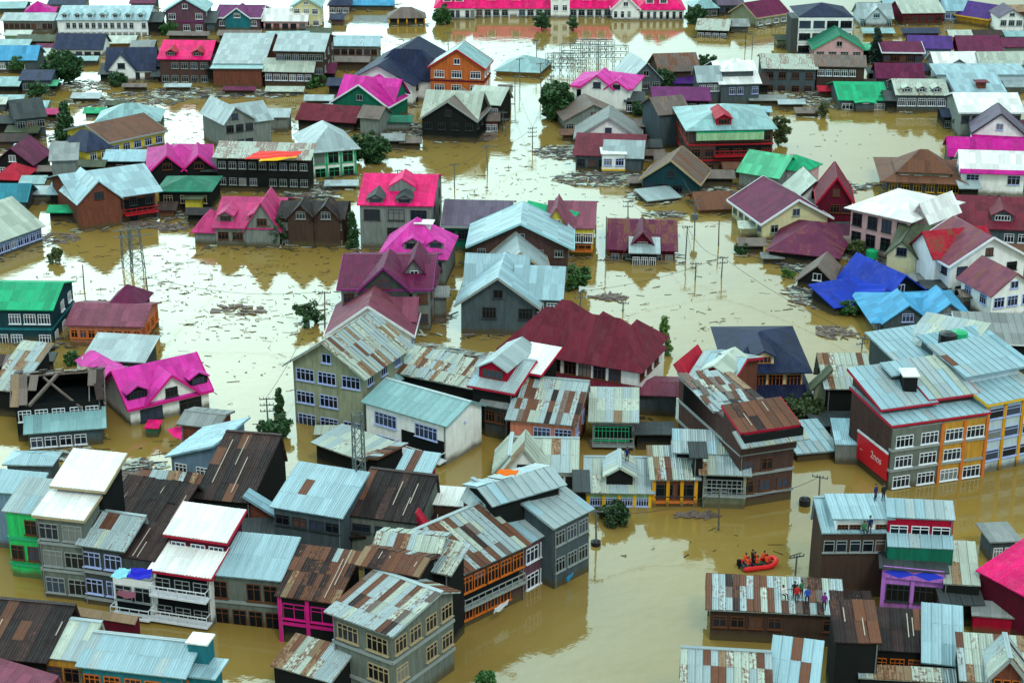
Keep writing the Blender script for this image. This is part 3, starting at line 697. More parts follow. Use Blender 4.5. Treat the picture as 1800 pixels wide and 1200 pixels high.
H('dark slate house left of the fir tree', (28,208),(78,203),246, 8, 'gableS','dkgrey','slate', f=(2,3), wr=(1,2))
H('small house with bright crimson roof at the left edge', (-8,312),(34,314),330, 6, 'hip','crimson','dark', rise=1.8, name='low_house')
H('dark gabled house above the crimson roof', (-10,286),(56,288),312, 8, 'gableF','plum','dark', rise=2.6, f=(1,3))
H('brick house with broad silver roofs and a red railed balcony', (140,352),(272,333),402, 9, 'gableS','blue','brickred', top=296, ov=1.0, f=(2,5,1.2,1.3), fc='dark', wr=(2,2), xg=[(.22,6.5,2.9,1.4,'brickred')], balc=[(.55,1.0,1.4,1.4,'red')], rust=.1)
H('small dark house with teal green hipped roof', (279,334),(369,335),372, 7, 'hip','tealgreen','dark', top=308, f=(1,3), fc='tan', add=[dict(x=.55,y=-1.6,w=.30,d=1.5,h=-.9,roof='flat',rm='olive',wm='yellow')])
H('grey tin shack beside the silver roofed brick house', (90,282),(132,280),340, 6, 'shed','grey','grey', name='shack', cat='shack')
H('pale green barn roof at the left edge over a blue wall', (-30,432),(72,396),462, 12, 'gableS','pale','blue', rise=3.4, f=(2,9,1.0,1.2,2), fc='blue', band='slate', rust=.05, name='barn', cat='building')
H('small teal roof above the pale barn at the left edge', (-12,352),(44,352),372, 6, 'gableS','tealblue','slate', name='low_house')
H('rose pink roofed house with two dark dormers', (378,399),(485,401),432, 9, 'gableS','rose','grey', top=345, f=(1,4,1.6,1.2), fc='brown', dorm=[(.15,.15,2.2,1.0),(.65,.15,2.2,1.0)], xg=[(.78,5,3.9,.3)],
  add=[dict(x=-.36,y=.5,w=.38,d=7,h=-.8,roof='hip',rm='rose',rise=2.2)])
H('blackened timber house with a broken roof beside the pink roof', (492,382),(602,384),431, 8, 'gableS','dkbrown','brown', top=352, f=(2,6,1.2,1.1), fc='grey', xg=[(.35,4,2,.5),(.75,4,2,.5)], rust=.3)
H('big green roof on a dark teal house at the left edge', (-40,542),(88,543),602, 9, 'gableS','green','dkteal', top=495, f=(2,5,2.0,1.3,4), wr=(2,3), fc='white', band='teal', rust=.02)
H('orange walled house with a mauve roof and an upper gable', (121,569),(247,572),608, 8, 'gableS','mauve','salmon', top=532, f=(1,8,1.0,1.1,2), wr=(1,4), fc='orange', band='brown', rust=.05, sheets=False,
  add=[dict(x=.42,y=4.0,w=.42,d=6,h=.9,roof='hip',rm='plum',wm='plum',rise=2.0,sheets=False)])
H('white house with a bright pink T shaped roof', (228,713),(366,681),749, 7.5, 'gableS','pink','white', rise=3.0, sheets=False, ov=.45, f=(1,2,2.7,1.5,3), wr=(1,2), trim='magenta', fc='dark', cap=False, xg=[(.52,6.2,2.7,.2,'white')], dorm=[(.12,.12,2.4,1.0,None,'dark'),(.90,.12,2.2,1.0,None,'dark')],
  add=[dict(x=.0,y=7.4,w=.40,d=9,h=-.05,roof='gableF',rm='pink',wm='white',rise=.8,ov=.2,wl=(1,8,1.0,1.6,1),attic=False,sheets=False)])
H('grey roofed house behind the pink T roof', (152,629),(250,634),668, 5, 'shed','silver','dkgrey', rise=1.0, f=(1,4), sheets=False)
H('wrecked house with a gaping black roof and torn brown sheets', (26,712),(176,700),776, 9, 'gableS','greybrown','dark', top=656, rag=2.0, hole=True, rust=.5, f=(1,5), open_=True, add=[dict(x=.14,y=-2.6,w=.86,d=2.6,h=-2.2,roof='shed',rise=.8,rm='teal',wm='slate',f=(1,5,1.6,1.2,2),wsz=(1.4,1.0),sheets=False)])
H('dark hut at the left edge with a pale patch of sheeting', (-12,680),(30,684),730, 8, 'shed','patchpale','dark', rise=2.2, name='hut', cat='hut')
H('tiny green hut with a hot pink lid in the water', (256,753),(277,753),768, 2.0, 'flat','hotpink','tealgreen', name='hut', cat='hut', ov=.15, sheets=False)

# centre top
H('grey white house with a flat hot pink roof facing the viewer', (632,358),(758,360),436, 9, 'gableS','hotpink','grey', top=304, ov=.4, f=(2,3,2.4,1.6,3), fc='dark', wr=(2,2), dorm=[(.22,.03,2.2,.7,'dkgrey'),(.62,.03,2.2,.7,'dkgrey')], rust=.0,
  add=[dict(x=.38,y=3.2,w=.36,d=5,h=1.8,roof='gableF',rm='hotpink',rise=1.2,attic=False,ov=.1)])
H('house with a bright orchid pink gable roof and a white chimney', (668,448),(782,452),500, 10, 'hip','pink','grey', rise=4.0, f=(1,4), dorm=[(.5,.15,2.6,1.0),(.85,.2,2.0,.8)], add=[dict(x=.52,y=4.2,w=1.7,d=1.1,h=3.4,roof='flat',rm='white',wm='white')])
H('deep magenta roofed house with a black gable hole', (600,506),(755,508),580, 9, 'gableS','plum','grey', top=446, rust=.02, f=(2,6), wr=(2,3), xg=[(.5,6.4,2.9,.5,'dkgrey')], trim='purple', add=[dict(x=.6,y=3,w=.42,d=7,h=-.2,roof='gableF',rm='plum',rise=3.2)])
H('white gabled house with a faded rusty pink roof', (578,583),(722,585),618, 10, 'gableF','mauve','white', rise=3.6, ov=.6, trim='white', f=(2,3,1.6,1.2), fc='blue', wr=(1,3), rust=.35, sheets=False, add=[dict(x=.35,y=3.4,w=.66,d=6,h=.5,roof='gableS',rm='mauve',wm='white',f=(1,4),sheets=False)])
H('mauve roofed house on a dark green wall near the centre', (780,396),(892,398),442, 9, 'gableS','dusk','tealgreen', top=351, f=(1,5), trim='grey', rust=.05)
H('lean to with a long bright green sheet near the centre', (918,374),(998,392),424, 1.6, 'shed','green','olive', rise=.9, name='lean_to', cat='shed')
H('yellow house with a dull rose roof and a small gable', (962,400),(1043,402),449, 7, 'gableS','mauve','yellow', top=352, ov=.3, f=(1,4,1.8,1.4,4), fc='white', wr=(1,2), balc=[(.52,1,1.0,.9,'orange')], xg=[(.2,3.6,3.0,.2)], rust=.0)
H('brown gabled house with pale blue verges near the centre', (830,428),(998,430),482, 9, 'gableF','blue','greybrown' if False else 'brickbrown', rise=3.2, ov=.9, trim='cyan', f=(1,5,1.2,1.0), fc='grey', wr=(1,3), rust=.1)
H('silver roofed cottage with a black gable behind the grey house', (868,480),(962,478),520, 8, 'gableF','silver','dark', rise=3.0, ov=.7, rust=.15, trim='tan', f=(1,3), name='cottage')
H('big grey house with interlocking light blue roofs at the centre', (810,529),(940,533),586, (860,488), 'gableF','blue','slate', rise=3.4, ov=.8, f=(1,4,1.8,1.5,4), fc='dark', wr=(1,4), trim='grey', rust=.05, sheets=False,
  add=[dict(x=.72,y=2.0,w=.60,d=8,h=.2,roof='gableS',rm='blue',rise=2.8,sheets=False,f=(1,3)), dict(x=.0,y=6.5,w=.8,d=5,h=.4,roof='gableS',rm='blue',rise=3.0,sheets=False)])
H('brown sheet roofed house with a silver porch standing alone in the water', (1072,436),(1186,438),456, 8.5, 'gableS','plum','maroon', top=385, rust=.5, f=(1,6,1.1,1.2,2), xg=[(.5,4.6,2.6,.2)], add=[dict(x=.34,y=-2.2,w=.38,d=3.4,h=.3,roof='shed',rm='silver',wm='dark',rise=.8,f=(1,3))])

# right half, upper
H('white house with a vivid magenta roof of many gables', (1006,150),(1108,156),192, 9, 'hip','pink','white', top=124, xg=[(.45,6.2,2.4,1.2,'white'),(.78,4,1.4,.8,'white')], f=(2,4,.9,1.5,1), fc='dark', trim='magenta')
H('silver roofed house behind the magenta roof', (1108,140),(1162,137),170, 10, 'gableF','silver','slate', rise=3.2, f=(1,3), rust=.1)
H('brown shack roof with pale stripes beside the channel', (1160,125),(1228,122),158, 8, 'gableS','greybrown','brown', rust=.5, rise=2.6)
H('dark house with stepped white roofs and blue shutters', (1268,148),(1335,147),186, 8, 'gableS','bright','slate', top=106, f=(2,5,1.2,1.4), fc='blue', add=[dict(x=-.55,y=1,w=.56,d=7,h=.4,roof='gableS',rm='silver',wm='slate',rise=2.2,f=(1,3)), dict(x=.1,y=2.4,w=.8,d=5,h=2.2,roof='hip',rm='white',rise=1.6)])
H('long violet roofed house below the dark blue shuttered house', (1150,176),(1246,176),205, 7, 'gableS','purple','dark', top=152, f=(1,5), rust=.02)
H('grey ruin with a barn gable above the white arcaded house', (994,210),(1092,206),232, 8, 'gableF','greybrown','grey', rise=2.6, f=(1,6), fc='grey', rust=.4)
H('white arcaded house with a dark fan window in its gable', (1014,240),(1124,242),262, 8, 'gableF','grey','white', rise=3.6, ov=.6, f=(1,6,.9,1.5,1), fc='dark', trim='grey', rust=.3)
H('low house with a crimson and silver roof beside debris', (1012,272),(1128,276),300, 8, 'gableS','maroon','slate', top=234, f=(1,6), add=[dict(x=.45,y=-.8,w=.55,d=6,h=.1,roof='gableS',rm='silver',rise=2.0)])
H('small white tower house with a bright flat roof', (1059,271),(1099,271),306, 5, 'flat','bright','white', f=(2,2,1.4,1.2,3), fc='blue', ov=.3, band='yellow', name='tower_house')
H('grey shed with a plank roof between the ruin and the brick house', (1160,200),(1210,196),262, 8, 'gableS','greybrown','slate', rust=.3, rise=2.0)
H('big brick house with a green gallery and a silver roof', (1212,226),(1360,224),298, 11, 'hip','teal','brickbrown', top=181, ov=.7, f=(3,6,1.5,1.4), fc='brown', wl=(2,3), band='red', dorm=[(.42,.12,2.6,1.2,'crimson','crimson')], balc=[(.3,1.0,2.6,1.2,'red')], add=[dict(x=.08,y=-.9,w=.8,d=1.0,h=-.5,roof='flat',rm='green',wm='mint',z0=5.4,f=(1,7,1.2,1.2),ov=.02)])
H('mint green roofs of a low house right of the brick house', (1300,300),(1368,312),330, 8, 'gableS','mint','grey', rise=2.6, rust=.15, add=[dict(x=.6,y=3,w=.8,d=6,h=.8,roof='hip',rm='green',wm='pinkish',rise=1.6,f=(1,5))])
H('dark teal house with rusty verges and white twin windows', (1130,312),(1228,320),336, 8, 'gableF','greybrown','dkteal', rise=3.4, trim='tan', f=(1,4,1.6,1.2), rust=.6)
H('low rusty roofed shop with an orange front', (1230,367),(1290,365),376, (1192,345), 'gableS','patchrust','orange', rise=1.6, rust=.6, f=(1,3), fc='white', name='shop', cat='shop')
H('flat grey sheet roof sunk beside the rusty roofed shop', (1140,352),(1192,346),358, 4, 'shed','silver','slate', rise=.5, rust=.2, name='low_house')
H('cream gabled house with a long purple roof', (1342,388),(1455,378),424, (1292,350), 'gableF','plum','cream', rise=3.0, ov=.7, trim='white', f=(1,3,1.2,1.2,2), fc='grey', wl=(1,5), rust=.02)
H('white chalet with black window and crossed black verges', (1394,354),(1470,352),374, 8, 'gableF','pale','white', rise=3.2, trim='dark', f=(1,3), fc='dark', name='chalet')
H('steep crimson house behind the white hipped roof', (1440,350),(1498,352),402, 8, 'gableF','maroon','maroon', rise=3.6, f=(2,3), trim='crimson')
H('pale pink house with a large white hipped roof', (1497,364),(1600,388),440, (1588,341), 'hip','white','pinkish', top=334, ov=.8, f=(2,4,1.6,1.9,2), fc='dark', wr=(1,2), rust=0, wl=(2,3), add=[dict(x=.86,y=2.5,w=.3,d=8,h=-.2,roof='gableF',rm='white',rise=2.2)])
H('brown collapsed roof with a white skylight leaning in the water', (1352,440),(1472,452),460, 8, 'hip','plum','dark', top=388, rag=.3, rust=.4, name='collapsed_house')
H('patch roofed teahouse shaped building at the lake edge', (1560,314),(1690,318),340, 9, 'hip','patchrust','slate', top=276, ov=1.3, f=(1,6), fc='yellow', rust=.5, add=[dict(x=.15,y=1,w=.7,d=7,h=1.2,roof='hip',rm='patchrust',rise=2.6,wm='olive',f=(1,4))])
H('white house with a magenta awning at the right', (1692,298),(1802,302),342, 8, 'gableS','white','white', rise=2.2, f=(2,3,2.0,1.5,3), fc='blue', skirt=(4.4,1.0,'magenta'), wl=(1,2))
H('magenta roof running to the right edge', (1670,272),(1802,276),300, 7, 'gableS','magenta','slate', rise=2.2, f=(1,5))
H('steep gabled house over a mauve awning at the right', (1712,232),(1800,236),268, 8, 'gableF','dusk','white', rise=3.4, trim='dark', skirt=(3.2,1.4,'magenta'), f=(1,4), fc='blue')
H('maroon roofed house with a grey gable end at the right edge', (1690,398),(1812,404),440, (1670,360), 'gableS','maroon','slate', top=344, f=(1,5), wl=(1,3), dorm=[(.6,.2,3,1.0)])
H('cream house with a faded green roof and bay window', (1570,440),(1672,452),486, 8, 'gableS','olive','cream', top=395, f=(2,4,1.6,1.6,2), fc='dark', xg=[(.18,4,2.0,1.2,'cream')], rust=.1)
H('large white house with patched red and rust roofs', (1672,462),(1802,448),522, 9, 'gableF','mauve','white', rise=3.2, ov=.8, f=(2,3,1.6,1.2,1), fc='dark', trim='white', wl=(2,3), rust=.4, add=[dict(x=-.1,y=2.5,w=.8,d=6,h=.2,roof='gableS',rm='crimson',rise=2.6,rust=.5)])
H('white house at the right edge with a brown roof and pale balcony', (1745,515),(1820,505),565, 7, 'gableF','mauve','white', rise=2.4, f=(2,3,1.6,1.4), fc='blue', wl=(2,2), rust=.4, ov=.6)
H('fallen grey roof lying on debris left of the blue tarp', (1402,492),(1470,500),506, 6, 'gableF','greybrown','dark', rise=2.4, rust=.3, sheets=False, name='collapsed_house')
H('brown plank hut next to the fallen grey roof', (1470,490),(1515,494),506, 5, 'hip','brown','dark', rise=1.6, sheets=False, name='hut', cat='hut')
H('house under a deep blue roof with a wide hanging tarp', (1552,524),(1626,510),545, 9, 'gableF','tarpblue','dark', rise=3.0, ov=.9, rust=0, sheets=False, ratio=.4, add=[dict(x=-1.0,y=1,w=.98,d=5,h=-.4,roof='shed',rm='tarpblue',rise=1.2,sheets=False)])
H('grey house with a sky blue hipped roof and two gables', (1540,562),(1702,560),588, 8, 'hip','skyblue','grey', top=514, ov=.9, sheets=False, rust=0, f=(1,9,1.2,1.2), fc='blue', xg=[(.32,6,2.2,1.0,'slate'),(.75,6.4,2.6,1.6,'grey')])
# ------------------------------------------------------------------ CENTRE AND LOWER
H('olive three storey house with a patched silver gable roof', (515,634),(637,656),742, (690,602), 'gableF','patchpale','olive', rise=3.0, ov=.9, f=(3,3,2.3,1.35,4), fc='blue', wr=(2,3), rag=.35, sheets=True)
H('attic wing with teal sheet eaves between the olive and white houses', (636,690),(700,664),750, 5, 'gableS','teal','dkgrey', rise=1.6, rag=.4, rust=.2)
H('long plank roofed shed piled with loose boards', (690,652),(845,684),716, 7, 'gableS','patchpale','dark', rise=1.4, rag=1.6, rust=.4, name='long_shed', cat='shed', top=622)
H('white balcony house with a light teal roof and grey end wall', (643,706),(784,746),775, 8, 'gableS','teal','white', rise=2.2, ov=.4, f=(2,2,3.0,1.5,5), fc='blue', wr=(1,1,.1,.1,1), balc=[(.42,1.0,.6,1.3,'white')], rust=.05, top=684, ratio=.62)
H('low hut with a flat pale roof standing in brown water', (556,778),(640,808),816, 8, 'shed','pale','dark', name='hut', cat='hut', ov=.4, top=762, slope_=.1, add=[dict(x=.86,y=.2,w=2.6,d=4,h=.0,roof='shedL',rm='patchrust',rise=.6)])
H('pale roofed house with a red framed dormer', (830,676),(900,688),760, 8, 'gableS','silver','dark', trim='crimson', ratio=.8, top=626, dorm=[(.40,.2,3.4,1.4,'silver','crimson')], fc='brown', add=[dict(x=.7,y=4,w=.6,d=5,h=1.0,roof='shed',rm='bright',rise=1.0,trim='crimson')])
H('grand hipped maroon roof over white walls with dark windows', (885,604),(1122,642),690, (925,568), 'hip','maroon','white', rise=3.8, ov=.7, f=(1,9,1.8,1.7,3), fc='brown', wr=(1,3), sheets=False, rust=.0, skirt=(-2.5,2.6,'maroon'), name='mansion',
  add=[dict(x=.14,y=1.6,w=.36,d=9,h=.3,roof='hip',rise=3.8,hr=.4,rm='maroon',sheets=False), dict(x=.46,y=2.4,w=.26,d=8,h=.3,roof='hip',rise=3.0,rm='maroon',sheets=False), dict(x=.72,y=2.0,w=.26,d=8,h=.1,roof='hip',rise=3.0,rm='maroon',sheets=False)])
H('low mauve roof tucked beneath the maroon mansion', (1100,690),(1188,694),728, 4, 'gableS','mauve','slate', sheets=False, name='low_house', top=668, slope_=.2)
H('salmon house with a striped silver and rust roof', (897,735),(1008,745),792, 8, 'gableS','patch','salmon', ratio=.9, top=664, f=(2,3,1.9,1.4,4), fc='blue', wr=(2,2))
H('dark timber house squeezed left of the salmon house', (852,708),(893,716),766, 8, 'gableS','grey','dkgrey', ratio=.8, top=672, f=(2,2), fc='brown')
H('grey house with a plain pale roof and a green latticed balcony', (1042,738),(1116,740),786, 7, 'shed','pale','grey', top=684, f=(1,1,4.2,1.6,9), fc='green', balc=[(.0,1.0,.5,.8,'grey')])
H('dark flat shed behind the green latticed house', (1120,762),(1180,762),790, 2.5, 'flat','dkgrey','dark', sheets=False, name='shed', cat='shed')
H('white house with crossing pale green gables', (912,824),(1008,826),872, 9, 'gableS','pale','white', ov=.6, ratio=.8, top=768, f=(1,6,.7,1.2,1), fc='dark', xg=[(.12,4.6,3.0,1.6,'white')], add=[dict(x=-.40,y=.8,w=.46,d=5,h=-.3,roof='gableF',rm='pale',rise=1.5,attic=False)])
H('low house with a pale roof pierced by a wide black dormer', (1034,862),(1143,864),888, 8.5, 'gableS','pale','mint', top=802, f=(1,4,2.0,.9,5), fc='blue', ratio=.85, pil=(4,'yellow'), add=[dict(x=.30,y=.7,w=.42,d=4,h=1.5,roof='gableF',rm='pale',wm='dark',rise=.8,ov=.35,attic=False)])
H('orange brick shop with a patched sheet roof and yellow posts', (1150,839),(1224,839),890, 7, 'shed','patchpale','brickred', top=787, f=(1,2,2.0,1.3,2), fc='dark', open_=True, pil=(3,'amber'), band='orange', name='shop', cat='shop')
H('pale tiered roof house left of the tall brick building', (1236,830),(1312,832),892, 5, 'shed','pale','olive', top=796, f=(1,1,4.2,1.7,7), fc='grey', balc=[(0,1,1.6,.6,'grey')], add=[dict(x=-.6,y=3.0,w=1.45,d=3.0,h=.9,roof='shed',rm='silver',rise=.7,wm='dark')])
H('tall brick building with a rusty roof and a pale awning at its front', (1303,762),(1398,748),892, 15, 'flat','greybrown','brickbrown', f=(4,3,1.3,1.3,2), st=2.35, fc='brown', band='grey', wl=(0,1), ov=.05,
  add=[dict(x=-.02,y=-.3,w=1.04,d=4.2,h=.25,z0=6,roof='shed',rm='rust',rise=1.1,wm='brickbrown',trim='crimson',ov=.2), dict(x=-.04,y=-1.3,w=1.08,d=1.3,h=-.7,z0=8.6,roof='shed',rm='patchpale',rise=.5,wm='dark'), dict(x=.0,y=6,w=.6,d=8,h=.1,z0=6,roof='shed',rm='patch',rise=.6,wm='dark',rag=2.5)], name='brick_building', cat='building')
H('crimson end walled house with a silver roof behind the tall brick building', (1215,668),(1278,680),770, 8, 'gableS','silver','brickred', top=624, trim='crimson', rust=.1, rag=.3, dorm=[(.6,.08,3.2,.9,'pale','crimson')], add=[dict(x=-.30,y=-.3,w=.30,d=6,h=-.8,z0=4.0,roof='shedR',rm='crimson',wm='crimson',rise=1.8,sheets=False)])
H('dark navy roofed villa with two tiers of eaves', (1288,648),(1412,648),712, 9, 'hip','navy','cream', ov=1.0, sheets=False, rust=0, top=580, f=(2,4,1.8,1.4,4), fc='orange', name='villa', skirt=(2.6,2.0,'navy'), dorm=[(.45,.1,2.4,1.0,'navy','cream')],
  add=[dict(x=-.08,y=-.2,w=1.16,d=7,h=-3.4,roof='hip',rise=1.2,rm='navy',wm='cream',sheets=False,ov=.8)])
H('long house with a cream patched roof right of the navy villa', (1455,680),(1530,680),740, 9, 'gableS','patchpale','dark', ratio=.9, top=620, rag=.2, add=[dict(x=-.26,y=1,w=.26,d=.9,h=-.2,roof='shedL',rm='olive',rise=1.4,wm='olive')])
H('dark sheds between the cream patched roof and the brick wall', (1440,748),(1520,742),764, 5, 'flat','dkgrey','dark', sheets=False, name='shed', cat='shed')
H('flat blue grey roof beside the tall brick building', (1402,797),(1474,790),812, 7, 'shed','blue','brown', top=740, slope_=.08, name='shed', cat='shed', ov=.3)
H('plain dull blue wall roof next to the corner building', (1470,782),(1522,784),815, 7, 'flat','bluesilver','grey', name='shed', cat='shed', ov=.1, sheets=False)
H('long corner building with grey and orange bays under silver roofs', (1569,747),(1735,724),860, 8.6, 'shed','blue','brickbrown', rise=.7, ov=.3, trim='crimson', wl=(0,1), name='corner_building', cat='building',
  add=[dict(x=.0,y=-.20,w=.52,d=.3,h=-.5,roof='flat',rm='grey',wm='concrete',f=(3,2,2.0,1.3,4),st=2.3,fc='white',band='grey',sheets=False,ov=.01),
       dict(x=.52,y=-.22,w=.48,d=.3,h=-.5,roof='flat',rm='tanrust',wm='ochre',f=(3,2,2.1,1.3,4),st=2.3,fc='white',band='grey',sheets=False,ov=.01,pil=(2,'orange')), dict(x=.01,y=2.4,w=.52,d=6.6,h=1.0,roof='shed',rm='blue',rise=1.5,wm='brickbrown',trim='crimson'), dict(x=.53,y=2.7,w=.45,d=6.2,h=1.25,roof='shed',rm='silver',rise=1.5,wm='brickbrown',trim='crimson'), dict(x=.30,y=6.4,w=2.6,d=2.2,h=2.6,roof='shed',rm='blue',rise=.4,wm='dkgrey',ov=.25)])
H('blue glazed block framed in bright yellow at the right edge', (1737,708),(1830,690),832, 9, 'shed','blue','paleblue', rise=1.2, f=(3,3,3.0,1.2,1), st=2.4, fc='blue', pil=(3,'amber'), trim='yellow', name='glazed_block', cat='building', add=[dict(x=.02,y=4,w=1.0,d=6,h=1.6,roof='shed',rm='blue',rise=1.0)])
H('long silver roofed terrace above the corner building', (1600,655),(1700,640),700, 9, 'shed','blue','slate', rise=1.6, f=(1,6))
H('bluish roof at the right edge above the glazed block', (1705,662),(1810,640),715, 9, 'shed','bluesilver','slate', rise=1.6)
H('white parapet house with a grey roof at the right', (1590,602),(1700,624),660, 8, 'shed','pale','dkgrey', rise=1.2, f=(1,8,1.0,1.0,2), fc='dark', ov=.2)
H('grey flat roof with a white edge board at the right margin', (1690,600),(1815,604),640, 6, 'shed','grey','dark', rise=1.4, trim='white', ov=.4)
H('tiny rooftop hut with a white lid on the silver roof', (1588,662),(1612,662),10.6, 2.0, 'flat','bright','dark', name='hut', cat='hut', sheets=False, ov=.2, z0=8)

# lower right quarter

H('silver roofed house with a cream attic above a rusty brown wall', (1446,936),(1560,934),1050, 8, 'gableS','blue','brown', top=872, ratio=.95, f=(1,5,1.2,1.2,1), fc='grey', ov=.2, add=[dict(x=.19,y=.2,w=.80,d=3.0,h=1.5,roof='shed',rm='blue',rise=.4,wm='white',z0=5.5,f=(1,4,1.5,.9,3),fc='brown')])
H('crimson fronted house with a silver balcony roof and green sheet below', (1563,908),(1678,914),1050, 8, 'shed','silver','crimson', top=878, f=(1,3,1.8,1.1,2), fc='white', ov=.15, rust=.3, add=[dict(x=0.0,y=-1.4,w=1.0,d=1.4,h=-2.3,roof='shed',rm='blue',rise=.6,wm='tealgreen',ov=.05)])
H('lilac shop with a barred window below the green sheet', (1555,996),(1658,1004),1075, 4, 'flat','dkgrey','lilac', f=(1,2,2.2,1.7,4), fc='dark', name='shop', cat='shop', sheets=False, pil=(2,'lilac'), zt=.9)
H('pale panelled roof left of the hot pink roof', (1660,1026),(1722,1030),1090, 6.0, 'shed','pale','dark', top=950, ov=.1)
H('maroon house with a big tilted hot pink roof at the right edge', (1722,1004),(1850,1072),1085, 8, 'shed','hotpink','maroon', top=968, ov=.3, sheets=False)
H('small grey room above the hot pink roof', (1745,950),(1785,948),990, 3, 'flat','grey','slate', name='hut', cat='hut', f=(1,2), sheets=False)
H('terrace roof of patched sheets with people standing on it', (1250,1066),(1476,1078),1124, 8, 'gableS','patch','brown', rag=.3, top=1012, ratio=.95, slope_=.14, f=(1,7,1.2,1.1,2), fc='brown')
H('house with blue roof under the terrace at the bottom', (1352,1196),(1436,1206),5.0, 7, 'shed','blue','brickbrown', top=1122, ov=.2)
H('pale roofed house at the bottom edge left of the blue roof', (1200,1228),(1352,1236),4.6, 9, 'gableS','patchpale','dark', top=1140, ratio=.95, ov=.3)
H('dark brown mossy roof house at the lower right', (1470,1126),(1545,1128),6.2, 8, 'shed','brown','dark', top=1056, rag=.6, ov=.2)
H('house with a black brown roof over orange framed windows', (1532,1140),(1628,1146),1205, 7.5, 'shed','brown','dark', top=1070, f=(1,3,1.6,1.3,3), fc='orange', ov=.2)
H('long pale blue panel roof beside the black brown roof', (1622,1165),(1692,1172),1230, 9, 'shed','blue','dark', top=1062, ov=.15)
H('low ledge roof with a crimson fascia at the lower right edge', (1712,1080),(1810,1088),1114, 3.4, 'shed','grey','crimson', top=1058, ov=.2, name='low_house', sheets=False)
H('white roofed corner house with a striped brick dormer', (1692,1194),(1822,1204),5.0, 8, 'shed','patchpale','dark', top=1116, ov=.2, rust=.2, add=[dict(x=.42,y=-.4,w=.36,d=3.0,h=1.3,roof='gableF',rm='patch',wm='brickred',rise=1.3,trim='grey',f=(1,3,1.0,1.3,1),fc='orange',attic=False)])
H('low tiled lean to with white edging at the bottom edge', (1512,1190),(1680,1198),3.0, 2.5, 'shed','patchpale','dark', top=1172, ov=.2, name='lean_to', cat='shed')

# lower left quarter
H('bright green house at the left edge under a pale roof', (10,897),(66,903),1012, 8, 'shed','silver','green', top=842, f=(3,2,1.4,1.5,2), fc='brown', ov=.25, band='green')
H('grey four storey house with two blinding white roofs', (64,904),(146,913),1048, 8, 'shed','white','concrete', top=866, slope_=.2, f=(4,2,2.4,1.6,3), fc='grey', ov=.3, wr=(0,1), band='grey', trim='tan', add=[dict(x=.10,y=3.5,w=.98,d=4.2,h=1.5,roof='shed',rm='white',rise=1.2,wm='dark',ov=.5,trim='tan')])
H('pale blue roofed house at the left edge behind the green house', (-30,862),(60,870),960, 8, 'shed','blue','blue', top=828, ov=.2)
H('small hipped blue roof peeking over the far left houses', (12,814),(88,816),850, 4, 'hip','blue','slate', top=796, ov=.4)
H('grey house with a half pale half rusty roof', (142,954),(215,964),1060, 9, 'gableS','patch','dkgrey', top=900, ratio=.9, f=(3,2,2.3,1.5,3), fc='blue', ov=.4, band='grey')
H('brown roofed wing between the grey house and the white balconies', (212,978),(270,986),1070, 10, 'shed','brown','dkgrey', top=918, ov=.1)
H('long dark brown roof behind the white crimson edged house', (190,902),(300,918),985, 8, 'gableS','brown','dark', top=842, rag=.5, rust=.3, ratio=.8)
H('white balcony house with crimson edged white roofs in two tiers', (268,1000),(368,1014),1086, 9, 'shed','white','white', top=958, f=(2,3,1.7,1.5,2), fc='grey', trim='crimson', ov=.35, balc=[(0,1,2.9,1.1,'white'),(0,1,.4,1.1,'white')],
  add=[dict(x=.04,y=3.1,w=1.0,d=3.6,h=2.1,roof='shed',rm='white',rise=1.0,wm='maroon',trim='crimson',ov=.4,f=(1,3)), dict(x=-.70,y=-.4,w=.70,d=4,h=-1.1,roof='flat',rm='grey',wm='white',f=(2,2,2.2,1.5,2),fc='grey',balc=[(0,1,.4,1.0,'white')],sheets=False,ov=.05)])
H('dark walled house with a broad light blue roof', (372,1004),(492,1017),1092, 8.5, 'shed','blue','concrete', top=942, f=(2,4,1.6,1.7,2), fc='brown', ov=.4, band='grey', open_=True)
H('rust roofed house over a pink framed gallery', (492,1044),(590,1058),1126, 8.5, 'shed','patchrust','dark', top=966, ov=.35, pil=(2,'magenta'), band='magenta', f=(1,2,2.4,1.5,2), fc='magenta', open_=True)
H('concrete corner house with a large patchwork roof at the water', (586,1073),(690,1112),1212, 8.2, 'gableS','patch','concrete', rise=.9, ratio=.75, f=(2,2,2.2,1.5,4), fc='tan', wr=(2,4,1.5,1.4,3), band='grey', ov=.5)
H('narrow plank roof floating above the patchwork corner roof', (640,988),(735,1008),8.8, 2.4, 'gableS','patchrust','dark', top=970, rag=.4, name='lean_to', cat='shed', z0=5)
H('grey street house with orange shutters and a patched roof', (808,1006),(921,955),1106, 8, 'gableS','patch','brickbrown', top=906, ratio=.7, f=(2,5,1.5,1.5,3), fc='orange', ov=.5, balc=[(.0,.95,2.2,.7,'grey')], wl=(2,2))
H('brick street house with white windows and pale roof', (922,953),(973,926),1040, 8, 'gableS','silver','brickpurple', top=888, ratio=.7, f=(2,2,2.0,1.5,3), fc='white', ov=.4)
H('dark street end house with silver roof beside the lamp post', (975,925),(1037,895),1035, 9, 'gableS','silver','slate', top=866, ratio=.7, f=(2,3,1.5,1.4,3), fc='grey', ov=.4, wr=(2,2), rust=.2)
H('long silver roof with a rusty ridge behind the street houses', (870,882),(985,850),8.6, 6, 'gableS','silver','dark', top=836, rag=.5, rust=.2, z0=4)
H('patched roof slope left of the orange shutters', (712,990),(788,1006),7.6, 6, 'shed','patch','dark', top=952, rag=.3)
H('striped thin roof climbing behind the corner house', (668,958),(770,968),9.0, 3.4, 'gableS','patchpale','dkgrey', top=938, rag=.6, rust=.4, z0=5)
